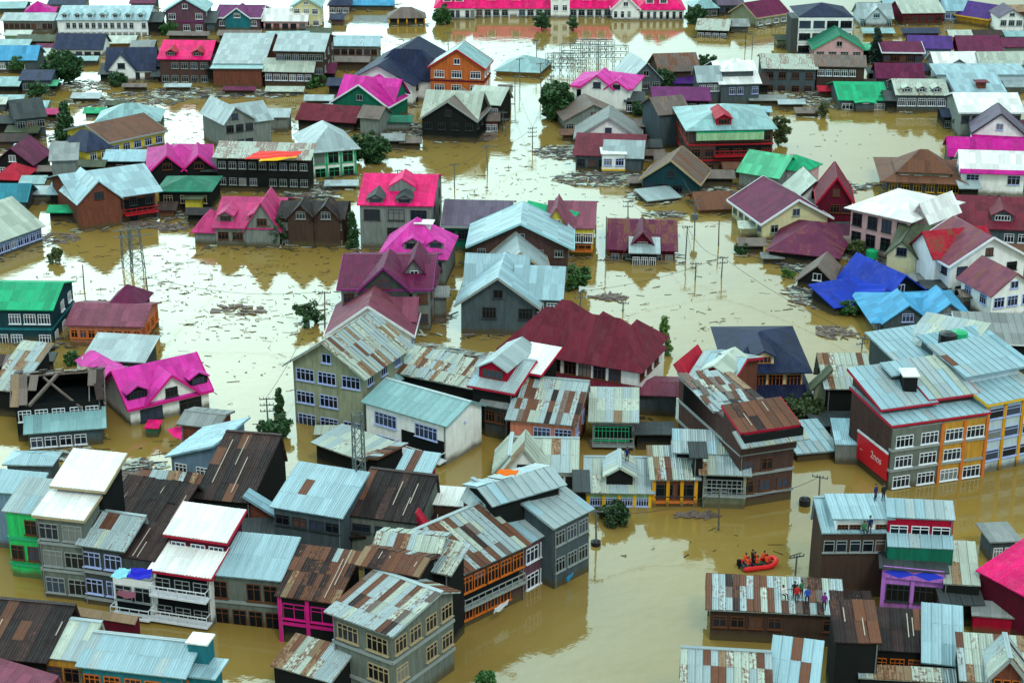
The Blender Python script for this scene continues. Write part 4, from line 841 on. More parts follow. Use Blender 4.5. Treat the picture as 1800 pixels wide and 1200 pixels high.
H('house with a broad pale blue roof patched with rust at the corner', (480,890),(598,908),1000, 8, 'shed','blue','slate', f=(1,4,1.5,1.0,2), fc='dark', top=822, ov=.3)
H('brown sheet roof with a bright patch and crimson gable wall', (616,906),(732,920),1000, 8, 'gableS','brown','concrete', top=828, ratio=.92, ov=.2, f=(2,3,1.8,.8,2), fc='dark', add=[dict(x=1.0,y=0,w=2.4,d=.98,h=-2.4,roof='shedR',rm='crimson',wm='crimson',rise=3.4,sheets=False,ov=.05)])
H('small blue roof with a red side above the brown sheet roof', (705,826),(750,832),6.0, 4, 'shed','blue','crimson', top=797, name='hut', cat='hut')
H('white roofed house right of the crimson gable wall', (764,886),(838,892),970, 4.6, 'shed','white','brown', top=857, ov=.2)
H('steep pale roof with a brown gable beside the white roof', (848,896),(882,884),7.2, 3.0, 'gableF','silver','brickbrown', rise=1.6, attic=False, ov=.2)
H('big brown roof house with a blue side wall behind the pale blue roof', (345,875),(440,884),960, 8, 'gableS','brown','dark', top=760, ratio=.9, rust=.3, ov=.2, add=[dict(x=1.0,y=0,w=2.2,d=.9,h=-.8,roof='shedR',rm='bluesilver',rise=1.3,wm='brickred')])
H('grey shed with a slanting tin roof near the pink T roof', (300,800),(372,812),860, 7, 'shedL','bluesilver','blue', rise=1.8, name='shed', cat='shed', rust=.1, f=(1,2))
H('brick hut with one white window behind the slanting tin roof', (318,744),(380,750),800, 4, 'gableS','grey','brickred', rise=.5, name='hut', cat='hut', f=(1,1,.8,1.1,1), ov=.4)
H('dark planked roof with white battens between the brown roofs', (232,876),(330,886),950, 7, 'gableS','patchrust','dark', top=828, ratio=.8, rag=.9, rust=.4)
# bottom left
H('dark brown barn roof in the bottom left corner', (-40,1146),(78,1158),6.4, 9, 'gableS','brown','dark', top=1056, ratio=.9)
H('pale green panelled roof left of the teal chimney house', (76,1155),(140,1162),6.4, 7.2, 'gableS','pale','ochre', top=1088, ratio=.9, ov=.2, f=(1,2,2.4,1.3,2), fc='brown')
H('teal house with a broad sky blue roof and a capped chimney tower', (145,1166),(325,1188),6.6, 7.5, 'gableS','blue','teal', top=1118, ratio=.9, ov=.35, f=(1,5,1.6,1.4,3), fc='orange', wr=(1,2), add=[dict(x=.95,y=2.2,w=1.6,d=1.4,h=1.6,roof='flat',rm='bright',wm='teal',ov=.15,sheets=False), dict(x=1.0,y=.8,w=2.0,d=2.0,h=-.3,roof='flat',rm='blue',wm='teal',sheets=False)])
H('pink striped awning roof in the bottom left corner', (-30,1204),(56,1230),6.2, 6, 'gableS','mauve','ochre', top=1170, rust=.05, ratio=.9, sheets=False, name='low_house')
H('low patchwork awning over the water at the bottom', (482,1168),(582,1198),3.0, 5, 'shed','patchpale','dark', top=1128, ov=.2, name='lean_to', cat='shed', rust=.3)
H('slender wooden wall with a tiled coping at the lower left', (88,1072),(235,1095),3.2, 1.0, 'gableS','tanrust','maroon', rise=.3, ov=.2, sheets=False, name='boundary_wall', cat='wall')

FILL = [
 ('teal roofed cottage in the upper left corner', 20, 14, 44, 24, 2, dict(rm='teal', wm='slate', f=(1,3))),
 ('magenta roofed cottage above the white hostel at its left', 82, 22, 26, 34, 12, dict(rm='magenta', wm='slate')),
 ('slate shack filling the gap right of the white hostel', 272, 38, 22, 62, 22, dict(rm='dkgrey', wm='dark', roof='shed')),
 ('grey shack under the cyan gabled brick house', 330, 62, 66, 72, 56, dict(rm='greybrown', wm='dark', roof='shed')),
 ('brown kiosk left of the hot pink roof with dormers', 268, 116, 20, 140, 100, dict(rm='slate', wm='dark', roof='shed')),
 ('pale cabin beneath the long slate blue roof', 212, 76, 44, 84, 62, dict(rm='pale', wm='ochre', f=(1,3))),
 ('cyan lean to behind the teal roof at the far left', 22, 82, 50, 92, 70, dict(rm='aqua', wm='slate', roof='shed', name='lean_to')),
 ('green and pale shanty left of the dark tree top', 66, 98, 30, 112, 84, dict(rm='pale', wm='mint', f=(1,2))),
 ('blue slate cottage in front of the dark tree', 62, 140, 50, 164, 122, dict(rm='slate', wm='slate', f=(1,3))),
 ('cyan roof at the far left under the blue slate cottage', 8, 150, 44, 168, 134, dict(rm='teal', wm='dark')),
 ('yellow walled shanty left of the fir', 18, 178, 36, 196, 166, dict(rm='aqua', wm='yellow', f=(1,2))),
 ('low pale cyan cottage beside the yellow walled shanty', 62, 188, 34, 204, 176, dict(rm='aqua', wm='olive')),
 ('blackish hut under the far left cyan roofs', 6, 216, 32, 240, 202, dict(rm='dkgrey', wm='dark')),
 ('brown roofed shed above the dark gabled house', 18, 248, 46, 262, 234, dict(rm='brown', wm='brickbrown')),
 ('grey green shed between dark slate house and yellow house', 110, 262, 40, 282, 250, dict(rm='grey', wm='slate', roof='shed')),
 ('blue grey roofed house below the yellow one', 218, 282, 66, 300, 262, dict(rm='bluesilver', wm='dark', rust=.2, f=(1,4))),
 ('tan roofed shack at the foot of the blue grey roofed house', 160, 292, 40, 306, 280, dict(rm='olive', wm='dark')),
 ('green lean to right of the pale barn', 112, 372, 50, 388, 362, dict(rm='green', wm='dark', roof='shed', name='lean_to')),
 ('dark shed against the left side of the broad silver roofs', 110, 340, 44, 366, 322, dict(rm='bluesilver', wm='dark', roof='shed')),
 ('black timber shed between green hipped and rose roofs', 350, 376, 40, 396, 364, dict(rm='dkbrown', wm='dark')),
 ('brown sheds under the pavilion like tin row', 618, 108, 56, 124, 98, dict(rm='greybrown', wm='brown')),
 ('small green roof behind the big navy roof', 738, 98, 30, 108, 88, dict(rm='green', wm='slate', roof='hip')),
 ('pinkish annex right of the two tier pale roofed house', 575, 128, 22, 146, 112, dict(rm='plum', wm='dark', roof='shed')),
 ('grey annex touching the grey gabled house', 470, 205, 70, 232, 190, dict(rm='silver', wm='grey')),
 ('brown annex right of the derelict dark house', 858, 212, 34, 232, 198, dict(rm='greybrown', wm='brickred', f=(1,3))),
 ('green edged shed below the pink and green house', 700, 214, 40, 232, 202, dict(rm='tealgreen', wm='grey')),
 ('wooden shed left of the derelict dark house', 722, 250, 30, 262, 240, dict(rm='greybrown', wm='dark')),
 ('dark hut between silver and magenta roofs at the channel', 1116, 178, 30, 200, 160, dict(rm='dkgrey', wm='dark', f=(1,2))),
 ('brown planked shed right of the white arcaded house', 1142, 222, 48, 246, 208, dict(rm='greybrown', wm='dark', rag=.3)),
 ('black roofed shed under the brown planked shed', 1140, 258, 40, 276, 246, dict(rm='dkgrey', wm='dark', roof='shed')),
 ('grey brown shanty in front of the big brick house', 1258, 312, 60, 328, 300, dict(rm='greybrown', wm='dark', roof='shed')),
 ('rust shanty squeezed left of the mint roofs', 1288, 296, 26, 312, 284, dict(rm='rust', wm='brown')),
 ('brown hut right of the dark slate house with white windows', 1350, 176, 60, 186, 168, dict(rm='grey', wm='dark', roof='shed')),
 ('silver shed in the gap between violet roof and brick house', 1196, 178, 70, 194, 168, dict(rm='silver', wm='dark', roof='shed')),
 ('black shed between the brown long house and the pink house', 1540, 128, 24, 146, 118, dict(rm='dkgrey', wm='dark', roof='shed')),
 ('dark shop row under the brown long house', 1590, 124, 76, 134, 112, dict(rm='slate', wm='maroon', roof='shed')),
 ('grey green shanty at the left of the mottled roof', 1568, 176, 16, 196, 160, dict(rm='dkgrey', wm='dark', roof='shed')),
 ('dark house between the mottled roof and the right edge houses', 1678, 172, 26, 198, 150, dict(rm='dkgrey', wm='dark', roof='shed')),
 ('pale house with yellow wall above the violet roof', 1690, 64, 36, 76, 52, dict(rm='pale', wm='ochre')),
 ('purple and rust cottage under the upper right corner', 1786, 82, 40, 98, 66, dict(rm='plum', wm='grey')),
 ('teal cottage at the right margin near the top', 1785, 64, 30, 72, 54, dict(rm='teal', wm='slate')),
 ('mint shed behind the pink house with green roof', 1520, 88, 22, 104, 76, dict(rm='mint', wm='dark')),
 ('olive shed left of the white four storey block', 1378, 70, 24, 84, 60, dict(rm='olive', wm='olive')),
 ('pale tin shack before the dark slate house', 1392, 182, 40, 192, 176, dict(rm='silver', wm='dark', roof='shed')),
 ('white shed above the lakeside teahouse shaped building', 1708, 256, 34, 268, 244, dict(rm='white', wm='grey')),
 ('rust hut between collapsed roof and pale pink house', 1480, 428, 24, 446, 414, dict(rm='greybrown', wm='dark')),
 ('grey hut left of the brown collapsed roof', 1358, 452, 30, 462, 446, dict(rm='grey', wm='dark', roof='shed')),
 ('dark hut behind the blue roof and tarp', 1645, 505, 40, 520, 494, dict(rm='dkgrey', wm='dark', roof='shed')),
 ('weathered house between white patched house and sky blue roof', 1715, 520, 44, 545, 508, dict(rm='greybrown', wm='grey', f=(1,3))),
 ('brown lean to behind the lone mauve roof', 905, 408, 30, 426, 398, dict(rm='greybrown', wm='olive', roof='shed', name='lean_to')),
 ('grey annex right of the deep magenta roof', 770, 520, 26, 560, 505, dict(rm='grey', wm='grey', roof='shed')),
 ('silver lean to right of the big grey house', 975, 548, 50, 566, 536, dict(rm='ice', wm='slate', roof='shed', name='lean_to')),
 ('tin shack left of the wrecked house', 18, 640, 60, 662, 626, dict(rm='greybrown', wm='dark', roof='shed')),
 ('dark shed behind the wrecked house', 60, 632, 60, 652, 622, dict(rm='dkgrey', wm='dark', roof='shed')),
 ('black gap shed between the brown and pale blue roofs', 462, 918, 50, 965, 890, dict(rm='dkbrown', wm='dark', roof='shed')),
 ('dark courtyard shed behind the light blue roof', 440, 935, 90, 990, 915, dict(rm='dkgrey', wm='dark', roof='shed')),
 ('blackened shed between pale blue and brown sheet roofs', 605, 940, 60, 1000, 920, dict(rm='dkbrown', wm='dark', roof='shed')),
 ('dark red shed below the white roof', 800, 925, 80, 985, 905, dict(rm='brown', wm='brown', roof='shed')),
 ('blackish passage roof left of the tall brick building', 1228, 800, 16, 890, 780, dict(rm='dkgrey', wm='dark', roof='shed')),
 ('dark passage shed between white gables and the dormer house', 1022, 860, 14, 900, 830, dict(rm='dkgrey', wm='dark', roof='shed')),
 ('black shed below the long pale blue panel roof', 1600, 1200, 120, 1240, 1180, dict(rm='dkbrown', wm='dark', roof='shed')),
 ('dark shed right of the lilac shop', 1690, 1058, 60, 1100, 1040, dict(rm='dkgrey', wm='dark', roof='shed')),
 ('brown shed between the terrace and the silver roofed house', 1500, 1060, 50, 1110, 1044, dict(rm='brown', wm='dark', roof='shed')),
 ('slate roofed cottage above the long pale shed', 116, 8, 60, 20, -4, dict(rm='slate', wm='olive', f=(1,4))),
 ('plum cottage at the very top left of the brick house', 250, 6, 40, 18, -6, dict(rm='plum', wm='slate')),
 ('green grey shed between the hostel and the slate blue roof', 60, 72, 60, 82, 62, dict(rm='olive', wm='dark', roof='shed')),
 ('pale shed under the long pale shed at left', 30, 62, 40, 72, 54, dict(rm='pale', wm='mint', roof='shed')),
 ('plum hut between the pale shed and the slate blue roof', 78, 84, 26, 94, 76, dict(rm='plum', wm='dark')),
 ('grey cabin between slate blue roof and hot pink dormers', 250, 82, 36, 90, 70, dict(rm='grey', wm='brown', f=(1,2))),
 ('black shed between the hot pink dormers and white banded brick house', 371, 120, 14, 146, 96, dict(rm='dkgrey', wm='dark', roof='shed')),
 ('dark lean to right of the cyan gabled brick house', 370, 40, 14, 58, 20, dict(rm='dkgrey', wm='slate', roof='shed')),
 ('brown cottage under the purple house', 420, 62, 70, 72, 54, dict(rm='greybrown', wm='dark', roof='shed', f=(1,4))),
 ('white edged cottage below the pinkish annex', 505, 62, 70, 70, 56, dict(rm='teal', wm='slate', roof='shed')),
 ('ochre shed below the tall cream house', 560, 58, 40, 66, 50, dict(rm='olive', wm='ochre', roof='shed')),
 ('slate lean to against the left of the tall white house', 596, 150, 36, 170, 138, dict(rm='slate', wm='dark', roof='shed', name='lean_to')),
 ('black shed left of the navy roofed gable house', 184, 130, 16, 146, 112, dict(rm='dkgrey', wm='dark', roof='shed')),
 ('dark shed right of the navy roofed gable house', 273, 134, 10, 146, 120, dict(rm='dkgrey', wm='dark', roof='shed')),
 ('olive shanty among boards at the far left', 38, 232, 50, 248, 222, dict(rm='olive', wm='dark', roof='shed')),
 ('rusty shanty below the fir at the left', 100, 300, 60, 318, 290, dict(rm='greybrown', wm='dark')),
 ('dull teal shed beside the crimson roof', 56, 322, 36, 338, 310, dict(rm='teal', wm='dark', roof='shed')),
 ('black canopy between the verandah house and the timber house', 368, 300, 20, 330, 280, dict(rm='dkgrey', wm='dark', roof='shed')),
 ('slate shed behind the maroon roof', 565, 192, 60, 205, 184, dict(rm='teal', wm='dark', roof='shed')),
 ('grey shack right of the torn sheet shed', 1300, 46, 30, 58, 34, dict(rm='grey', wm='slate', roof='shed')),
 ('teal shanty in the top right crowd', 1545, 58, 50, 66, 50, dict(rm='teal', wm='ochre', roof='shed')),
 ('dark shed below the maroon walled house', 1620, 58, 60, 66, 50, dict(rm='slate', wm='maroon', roof='shed')),
 ('brick cottage below the upper right ochre gable', 1738, 62, 44, 76, 52, dict(rm='brown', wm='brickred', f=(1,3))),
 ('pale green long roof at the right above the light blue one', 1770, 120, 60, 134, 106, dict(rm='pale', wm='grey', roof='shed')),
 ('slate cottage left of the white porch roof', 1672, 205, 24, 226, 190, dict(rm='slate', wm='dark', f=(1,2))),
 ('olive hut under the steep gabled house', 1740, 276, 50, 290, 268, dict(rm='olive', wm='ochre', roof='shed')),
 ('grey lean to below the maroon roof at the right edge', 1700, 408, 40, 430, 398, dict(rm='grey', wm='dark', roof='shed', name='lean_to')),
 ('brown lean to under the cream gabled house', 1322, 430, 40, 446, 420, dict(rm='greybrown', wm='dark', roof='shed', name='lean_to')),
 ('pale gabled cottage squeezed left of the yellow walled shanty', -4, 182, 22, 198, 170, dict(rm='pale', wm='slate')),
 ('mint cottage near the top left below the teal roof', 84, 150, 26, 164, 140, dict(rm='mint', wm='dark')),
 ('rose hut between boards left of the fir', 88, 200, 22, 214, 190, dict(rm='rose', wm='dark')),
 ('silver cottage at the left above the pale barn', 70, 340, 34, 356, 328, dict(rm='silver', wm='grey', roof='shed')),
 ('plum gabled cottage below the dark gabled house', 60, 302, 30, 316, 290, dict(rm='plum', wm='slate')),
 ('orange walled stub right of the orange brick house', 888, 160, 18, 182, 150, dict(rm='greybrown', wm='orange', roof='shed')),
 ('slate roofed cottage behind the maroon low roof', 560, 176, 44, 186, 166, dict(rm='silver', wm='dark')),
 ('low tin shed under the olive three storey house corner', 585, 760, 50, 772, 752, dict(rm='pale', wm='dark', roof='shed')),
 ('slate shed right of the pinkish annex', 592, 34, 20, 44, 24, dict(rm='slate', wm='brickpurple')),
 ('violet edged cottage above the long violet roof', 1205, 146, 40, 160, 132, dict(rm='violet', wm='slate')),
 ('brown tin cottage right of the dark shuttered house', 1342, 148, 16, 170, 130, dict(rm='brown', wm='dark', roof='shed')),
 ('aqua lean to between the two brown right side roofs', 1432, 138, 20, 158, 122, dict(rm='aqua', wm='dark', roof='shed', name='lean_to')),
 ('crimson stub below the ruined brown house', 1452, 160, 20, 172, 152, dict(rm='crimson', wm='brown', roof='shed')),
 ('grey cottage behind the ruined brown house', 1480, 102, 60, 112, 94, dict(rm='grey', wm='dark')),
 ('olive cottage between the white and pale right side roofs', 1640, 148, 26, 164, 134, dict(rm='olive', wm='slate')),
 ('tan cottage above the ochre gable at the top right', 1795, 20, 30, 34, 8, dict(rm='tanrust', wm='brickred')),
 ('slate cottage at the top edge right of the white block', 1530, 16, 30, 28, 4, dict(rm='slate', wm='slate')),
 ('grey roofed cottage behind the big pale roof', 1570, 12, 26, 26, 0, dict(rm='bluesilver', wm='grey')),
 ('brown hut at the right edge under the magenta roof', 1785, 318, 40, 336, 306, dict(rm='brown', wm='dark')),
 ('tin roof patch right of the teahouse shaped building', 1705, 330, 30, 350, 318, dict(rm='silver', wm='dark', roof='shed')),
 ('rust cottage below the maroon roof at the right edge', 1790, 440, 50, 460, 428, dict(rm='rust', wm='grey')),
 ('small grey annex under the cream bay windowed house', 1600, 492, 60, 506, 482, dict(rm='grey', wm='dark', roof='shed')),
 ('dark annex below the steep crimson house', 1470, 402, 40, 418, 392, dict(rm='dkgrey', wm='maroon', roof='shed')),
 ('tan annex between cream gabled house and collapsed roof', 1448, 425, 36, 440, 412, dict(rm='tanrust', wm='dark', roof='shed')),
 ('pale lean to left of the cream gabled house', 1318, 400, 30, 416, 390, dict(rm='pale', wm='cream', roof='shed', name='lean_to')),
 ('slate shed right of the low rusty roofed shop', 1300, 352, 30, 368, 338, dict(rm='dkgrey', wm='dark', roof='shed')),
 ('plank shed between the crimson and silver house and the brick house', 1180, 284, 50, 300, 270, dict(rm='greybrown', wm='dark', roof='shed', rag=.4)),
 ('aqua hut wedged under the slate blue roof', 150, 106, 36, 116, 98, dict(rm='aqua', wm='slate')),
 ('brown hut at the water under the navy roofed gable house', 236, 152, 36, 162, 146, dict(rm='greybrown', wm='dark')),
 ('tiny silver shed before the hot pink roof with dormers', 312, 152, 40, 160, 148, dict(rm='silver', wm='brown', roof='shed')),
 ('purple shed under the white banded brick house', 420, 158, 50, 166, 153, dict(rm='plum', wm='dark', roof='shed')),
 ('pale half sunk roof under the two tier pale house', 500, 160, 60, 166, 153, dict(rm='pale', wm='dark', roof='shed')),
 ('olive half sunk hut among the wide debris field', 205, 184, 34, 192, 176, dict(rm='olive', wm='dark')),
 ('silver half sunk roof among the wide debris field', 150, 172, 44, 180, 164, dict(rm='silver', wm='dark', roof='shed')),
 ('green tin roof half sunk near the fir top', 165, 198, 30, 205, 190, dict(rm='green', wm='dark', roof='shed')),
 ('grey tin roof at the left under the dark slate house', 44, 262, 36, 272, 254, dict(rm='bluesilver', wm='slate', roof='shed')),
 ('slate hut under the pale cyan roof behind the yellow house', 135, 244, 24, 258, 234, dict(rm='slate', wm='dark')),
 ('brown lean to under the silver roofed brick house corner', 292, 368, 26, 384, 356, dict(rm='brown', wm='brickred', roof='shed', name='lean_to')),
 ('tin roof sunk below the verandah house', 600, 325, 50, 333, 318, dict(rm='silver', wm='dark', roof='shed')),
 ('grey shack between verandah house and derelict house', 690, 246, 34, 262, 236, dict(rm='grey', wm='dark', roof='shed')),
 ('rust roof stub under the bank tree', 1000, 236, 22, 248, 228, dict(rm='rust', wm='brown', roof='shed')),
 ('plank roof sunk beneath the arcaded house', 1150, 272, 30, 282, 264, dict(rm='greybrown', wm='dark', roof='shed')),
 ('silver stub roof right of the big brick house', 1376, 288, 30, 300, 280, dict(rm='silver', wm='grey', roof='shed')),
 ('brown plank roof sunk left of the dark teal house', 1118, 320, 22, 332, 312, dict(rm='greybrown', wm='dark', roof='shed')),
 ('blue hut in the debris below the dark slate house', 1340, 196, 26, 204, 188, dict(rm='bluesilver', wm='blue', roof='shed')),
 ('brown sunk roof left of the reedy bush', 1420, 198, 36, 205, 190, dict(rm='greybrown', wm='dark', roof='shed')),
 ('dark stub between pink and brown houses at upper right', 1530, 150, 18, 166, 140, dict(rm='brown', wm='dark', roof='shed')),
 ('silver low roof at the right above the white porch', 1790, 152, 40, 164, 142, dict(rm='silver', wm='grey', roof='shed')),
 ('plum low roof at the right margin by the steep gable', 1795, 222, 30, 234, 212, dict(rm='plum', wm='dark', roof='shed')),
 ('rust low roof between teahouse shaped building and white house', 1668, 352, 36, 362, 344, dict(rm='rust', wm='dark', roof='shed')),
 ('grey plank roof fallen beside the blue tarpaulin', 1500, 528, 44, 538, 522, dict(rm='greybrown', wm='dark', roof='shed')),
 ('brown plank roof fallen above the flooded hedge', 1450, 518, 36, 526, 512, dict(rm='brown', wm='dark', roof='shed')),
]
# ------------------------------------------------------------------ water
def make_water():
    m, n, l, b = _new('flood_water'); geo = n.new('ShaderNodeNewGeometry')
    a = _noise(n, l, geo.outputs['Position'], .012, 4, .6)
    c = _noise(n, l, _map(n, l, geo.outputs['Position'], (.05, .12, 1)), 1.0, 5, .6)
    col = _mix(n, l, _ramp(n, l, a, .35, .65), (.27, .172, .038), (.245, .166, .052))
    col = _mix(n, l, _math(n, l, 'MULTIPLY', _ramp(n, l, c, .45, .7), .35), col, (.205, .125, .028))
    l.new(col, b.inputs['Base Color']); b.inputs['Roughness'].default_value = .055
    b.inputs['IOR'].default_value = 1.68; b.inputs['Specular Tint'].default_value = (.74, .97, .92, 1); b.inputs['Specular IOR Level'].default_value = .5
    w1 = _noise(n, l, geo.outputs['Position'], .9, 3, .5); w2 = _noise(n, l, geo.outputs['Position'], .18, 2, .5)
    _bump(n, l, b, _math(n, l, 'ADD', _math(n, l, 'MULTIPLY', w1, .42), w2), .40, .11)
    me = bpy.data.meshes.new('flood_water')
    me.from_pydata([(-4000, -500, 0), (4000, -500, 0), (4000, 6000, 0), (-4000, 6000, 0)], [], [(0, 1, 2, 3)])
    me.materials.append(m); o = bpy.data.objects.new('flood_water', me); COL.objects.link(o); o['kind'] = 'structure'
make_water()

# ------------------------------------------------------------------ trees and half drowned bushes
def leaf_mat(name, c):
    key = ('leaf', name)
    if key in MAT: return MAT[key]
    m, n, l, b = _new('foliage_' + name); geo = n.new('ShaderNodeNewGeometry')
    r = geo.outputs['Random Per Island']
    col = _mix(n, l, r, tuple(x * .45 for x in c), tuple(x * 1.6 for x in c))
    l.new(col, b.inputs['Base Color']); b.inputs['Roughness'].default_value = .6; MAT[key] = m; return m
bark = paint('bark', (.06, .045, .035), .9)
def tree(label, x, yb, wpx, hpx, kind='bush', col=(.022, .075, .02), dens=1.0, name='tree'):
    rng = random.Random(int(x * 31 + yb)); s = ppm(yb); w = wpx / s; h = hpx / (s * .93)
    g = P(x, yb); root = empty(name, (g.x, g.y, 0), rng.random() * 6, label, 'tree' if name == 'tree' else 'bush')
    t = MB(); t.tube((0, 0, -1), (0, 0, h * .55), .07 * w ** .5 + .04, .04, 7)
    limbs = []
    for i in range(9):
        a = rng.random() * 6.28; z0 = h * rng.uniform(.1, .5); q = (math.cos(a) * w * .36 * rng.uniform(.5, 1), math.sin(a) * w * .36 * rng.uniform(.5, 1), min(h * .93, z0 + h * rng.uniform(.15, .4)))
        t.tube((0, 0, z0), q, .05, .015, 5); limbs.append(q)
    t.build('trunk', bark, root)
    L = MB(); cl = []
    for i in range(int(44 * dens)):
        while True:
            p = Vector((rng.uniform(-1, 1), rng.uniform(-1, 1), rng.uniform(-1, 1)))
            if p.length < 1: break
        if kind == 'fir':
            z = rng.random() ** 1.3; rr = w * .5 * (1 - z) ** .8; c = Vector((p.x * rr, p.y * rr, h * (.03 + .93 * z)))
            cr = w * .10 + .2
        else:
            li = limbs[rng.randrange(len(limbs))]; c = Vector((p.x * w * .30 + li[0] * .75, p.y * w * .30 + li[1] * .75, max(.1, h * (.46 + p.z * .40) + rng.uniform(-.1, .16) * h))); cr = w * rng.uniform(.05, .14) + .1
        cl.append((c, cr))
    nl = int(120 * max(.6, min(1.6, w / 6)))
    sz = max(.16, min(.42, w * .055))
    for c, cr in cl:
        for k in range(nl):
            d = Vector((rng.gauss(0, 1), rng.gauss(0, 1), rng.gauss(0, .8))); d = d.normalized() * cr * rng.random() ** .4
            p = c + d
            if p.z < .02: continue
            u = Vector((rng.uniform(-1, 1), rng.uniform(-1, 1), rng.uniform(-.6, .6))).normalized() * sz * rng.uniform(.6, 1.3)
            v = u.cross(Vector((rng.uniform(-1, 1), rng.uniform(-1, 1), rng.uniform(-1, 1)))).normalized() * sz * .6
            i = len(L.v); L.v += [p - u, p + v, p + u, p - v]; L.f.append((i, i + 1, i + 2, i + 3))
    me = bpy.data.meshes.new('crown'); me.from_pydata(L.v, [], L.f); me.materials.append(leaf_mat(label, col)); link('crown', me, root)
DG = (.022, .075, .020); MG = (.03, .10, .02); YG = (.07, .15, .02); OG = (.06, .085, .02)
tree('broad dark tree between white and navy roofed houses', 122, 146, 74, 52, 'bush', DG, 1.5)
tree('narrow dark fir beside the dark slate house', 117, 246, 46, 62, 'fir', DG, 1.5)
tree('dark tree below the pale verandah house', 655, 285, 62, 56, 'bush', DG, 1.2)
tree('tree against the left end of the pink roofed college', 776, 42, 38, 30, 'bush', MG, 1.2)
tree('left of two round bushes before the college', 952, 54, 30, 30, 'bush', DG, 1)
tree('right of two round bushes before the college', 1008, 55, 22, 24, 'bush', DG, .8)
tree('dark trees behind the torn sheet roofed shed', 1222, 40, 46, 28, 'bush', DG, 1.2)
tree('large dark tree at the channel bank below the magenta roof', 982, 210, 72, 62, 'bush', (.02, .07, .015), 1.8)
tree('dark tree between the silver roof and the violet roof', 1165, 160, 44, 34, 'bush', DG, 1.2)
tree('dark fir right of the pink and green gabled house', 1538, 112, 34, 58, 'fir', (.014, .04, .03), 1.5)
tree('reedy green bush in the lake before the green roofed house', 1446, 206, 26, 26, 'bush', OG, .7, 'bush')
tree('feathery tree right of the big brick house', 1368, 255, 44, 48, 'bush', OG, 1.0)
tree('dark conifer between the pink and hot pink roofs', 620, 435, 26, 62, 'fir', DG, 1.2)
tree('dark shrub between the rose roof and the burnt house', 490, 432, 34, 50, 'bush', DG, 1.2, 'bush')
tree('thorny dark bush standing alone in open water', 543, 572, 54, 48, 'bush', DG, .7, 'bush')
tree('bright green bush below the yellow house', 1016, 508, 50, 40, 'bush', MG, .9, 'bush')
tree('slender bright green tree behind the maroon mansion', 1166, 622, 30, 66, 'fir', YG, 1.0)
tree('bush under the eaves of the pink pale house', 1502, 448, 38, 30, 'bush', OG, 1.0, 'bush')
tree('flooded hedge before the sky blue hipped roof', 1492, 552, 48, 24, 'bush', MG, 1.0, 'bush')
tree('dark shrub at the foot of the olive house', 480, 770, 58, 36, 'bush', DG, 1.2, 'bush')
tree('cypress like shrub behind the olive house corner', 492, 730, 18, 48, 'fir', DG, .8)
tree('leafy weeds behind the tall brick building', 1412, 735, 70, 36, 'bush', (.04, .07, .02), 1.3, 'bush')
tree('clump of plants before the yellow pillared pale house', 1076, 918, 60, 36, 'bush', (.015, .045, .01), 1.4, 'bush')
tree('small bush tip poking out at the bottom edge', 852, 1204, 36, 22, 'bush', MG, .8, 'bush')
tree('tree top between the olive roof and the patched wreck', 128, 640, 26, 22, 'bush', MG, .7)
tree('weed patch beside the brown collapsed roof', 1384, 487, 26, 16, 'bush', YG, .6, 'bush')
tree('bushy green patch beside the mauve upper gable', 178, 548, 22, 24, 'bush', MG, .6)
for tx, ty, tw, th, tl in ((300,62,30,24,'dark bush between the hostel and the cyan gabled brick house'),(30,128,34,26,'dark shrub under the teal roof at the far left'),(205,150,40,20,'low dark shrub before the navy roofed gable house'),(552,152,44,26,'dark bush right of the two tier pale house'),(350,352,30,26,'dark bush above the rose pink roof'),(585,300,34,26,'dark bush left of the hot pink flat roof'),(1130,205,36,26,'dark bush right of the vivid magenta roof'),
    (1240,120,34,22,'dark bush left of the stepped white roofs'),(1400,330,34,24,'green bush at the lake edge by the mint roofs'),(1545,188,26,26,'bush between the green and mottled roofs'),(1690,232,30,26,'dark bush left of the steep gabled house at right'),(1640,400,36,24,'dark bush left of the maroon roof at the right edge'),(1300,446,30,18,'shrub left of the collapsed roof'),(700,150,26,20,'bush behind the green walled house'),(790,440,26,40,'dark conifer between orchid pink and mauve roofs')):
    tree(tl, tx, ty, tw, th, 'bush', DG if tx % 3 else MG, 1.0, 'tree' if th > 25 else 'bush')
tree('shrub clump left of the dark slate house', 66, 175, 36, 30, 'bush', DG, .8, 'bush')
tree('shrub at the corner of the pale barn', 98, 462, 34, 26, 'bush', OG, .8, 'bush')

# ------------------------------------------------------------------ small crowded roofs between the larger houses
def Fl(label, x, y, w, yb, top, rm='silver', wm='dark', roof='gableS', ang=0, name='small_house', **kw):
    dy = math.tan(R(ang)) * w * .3
    H(label, (x - w / 2, y + dy / 2), (x + w / 2, y - dy / 2), yb, 6, roof, rm, wm, name=name, cat='house' if name == 'small_house' else 'shed', **({'top': top} if roof in ('gableS', 'hip', 'shed', 'flat') else {}), **kw)
for a in FILL: Fl(*a[:6], **a[6])
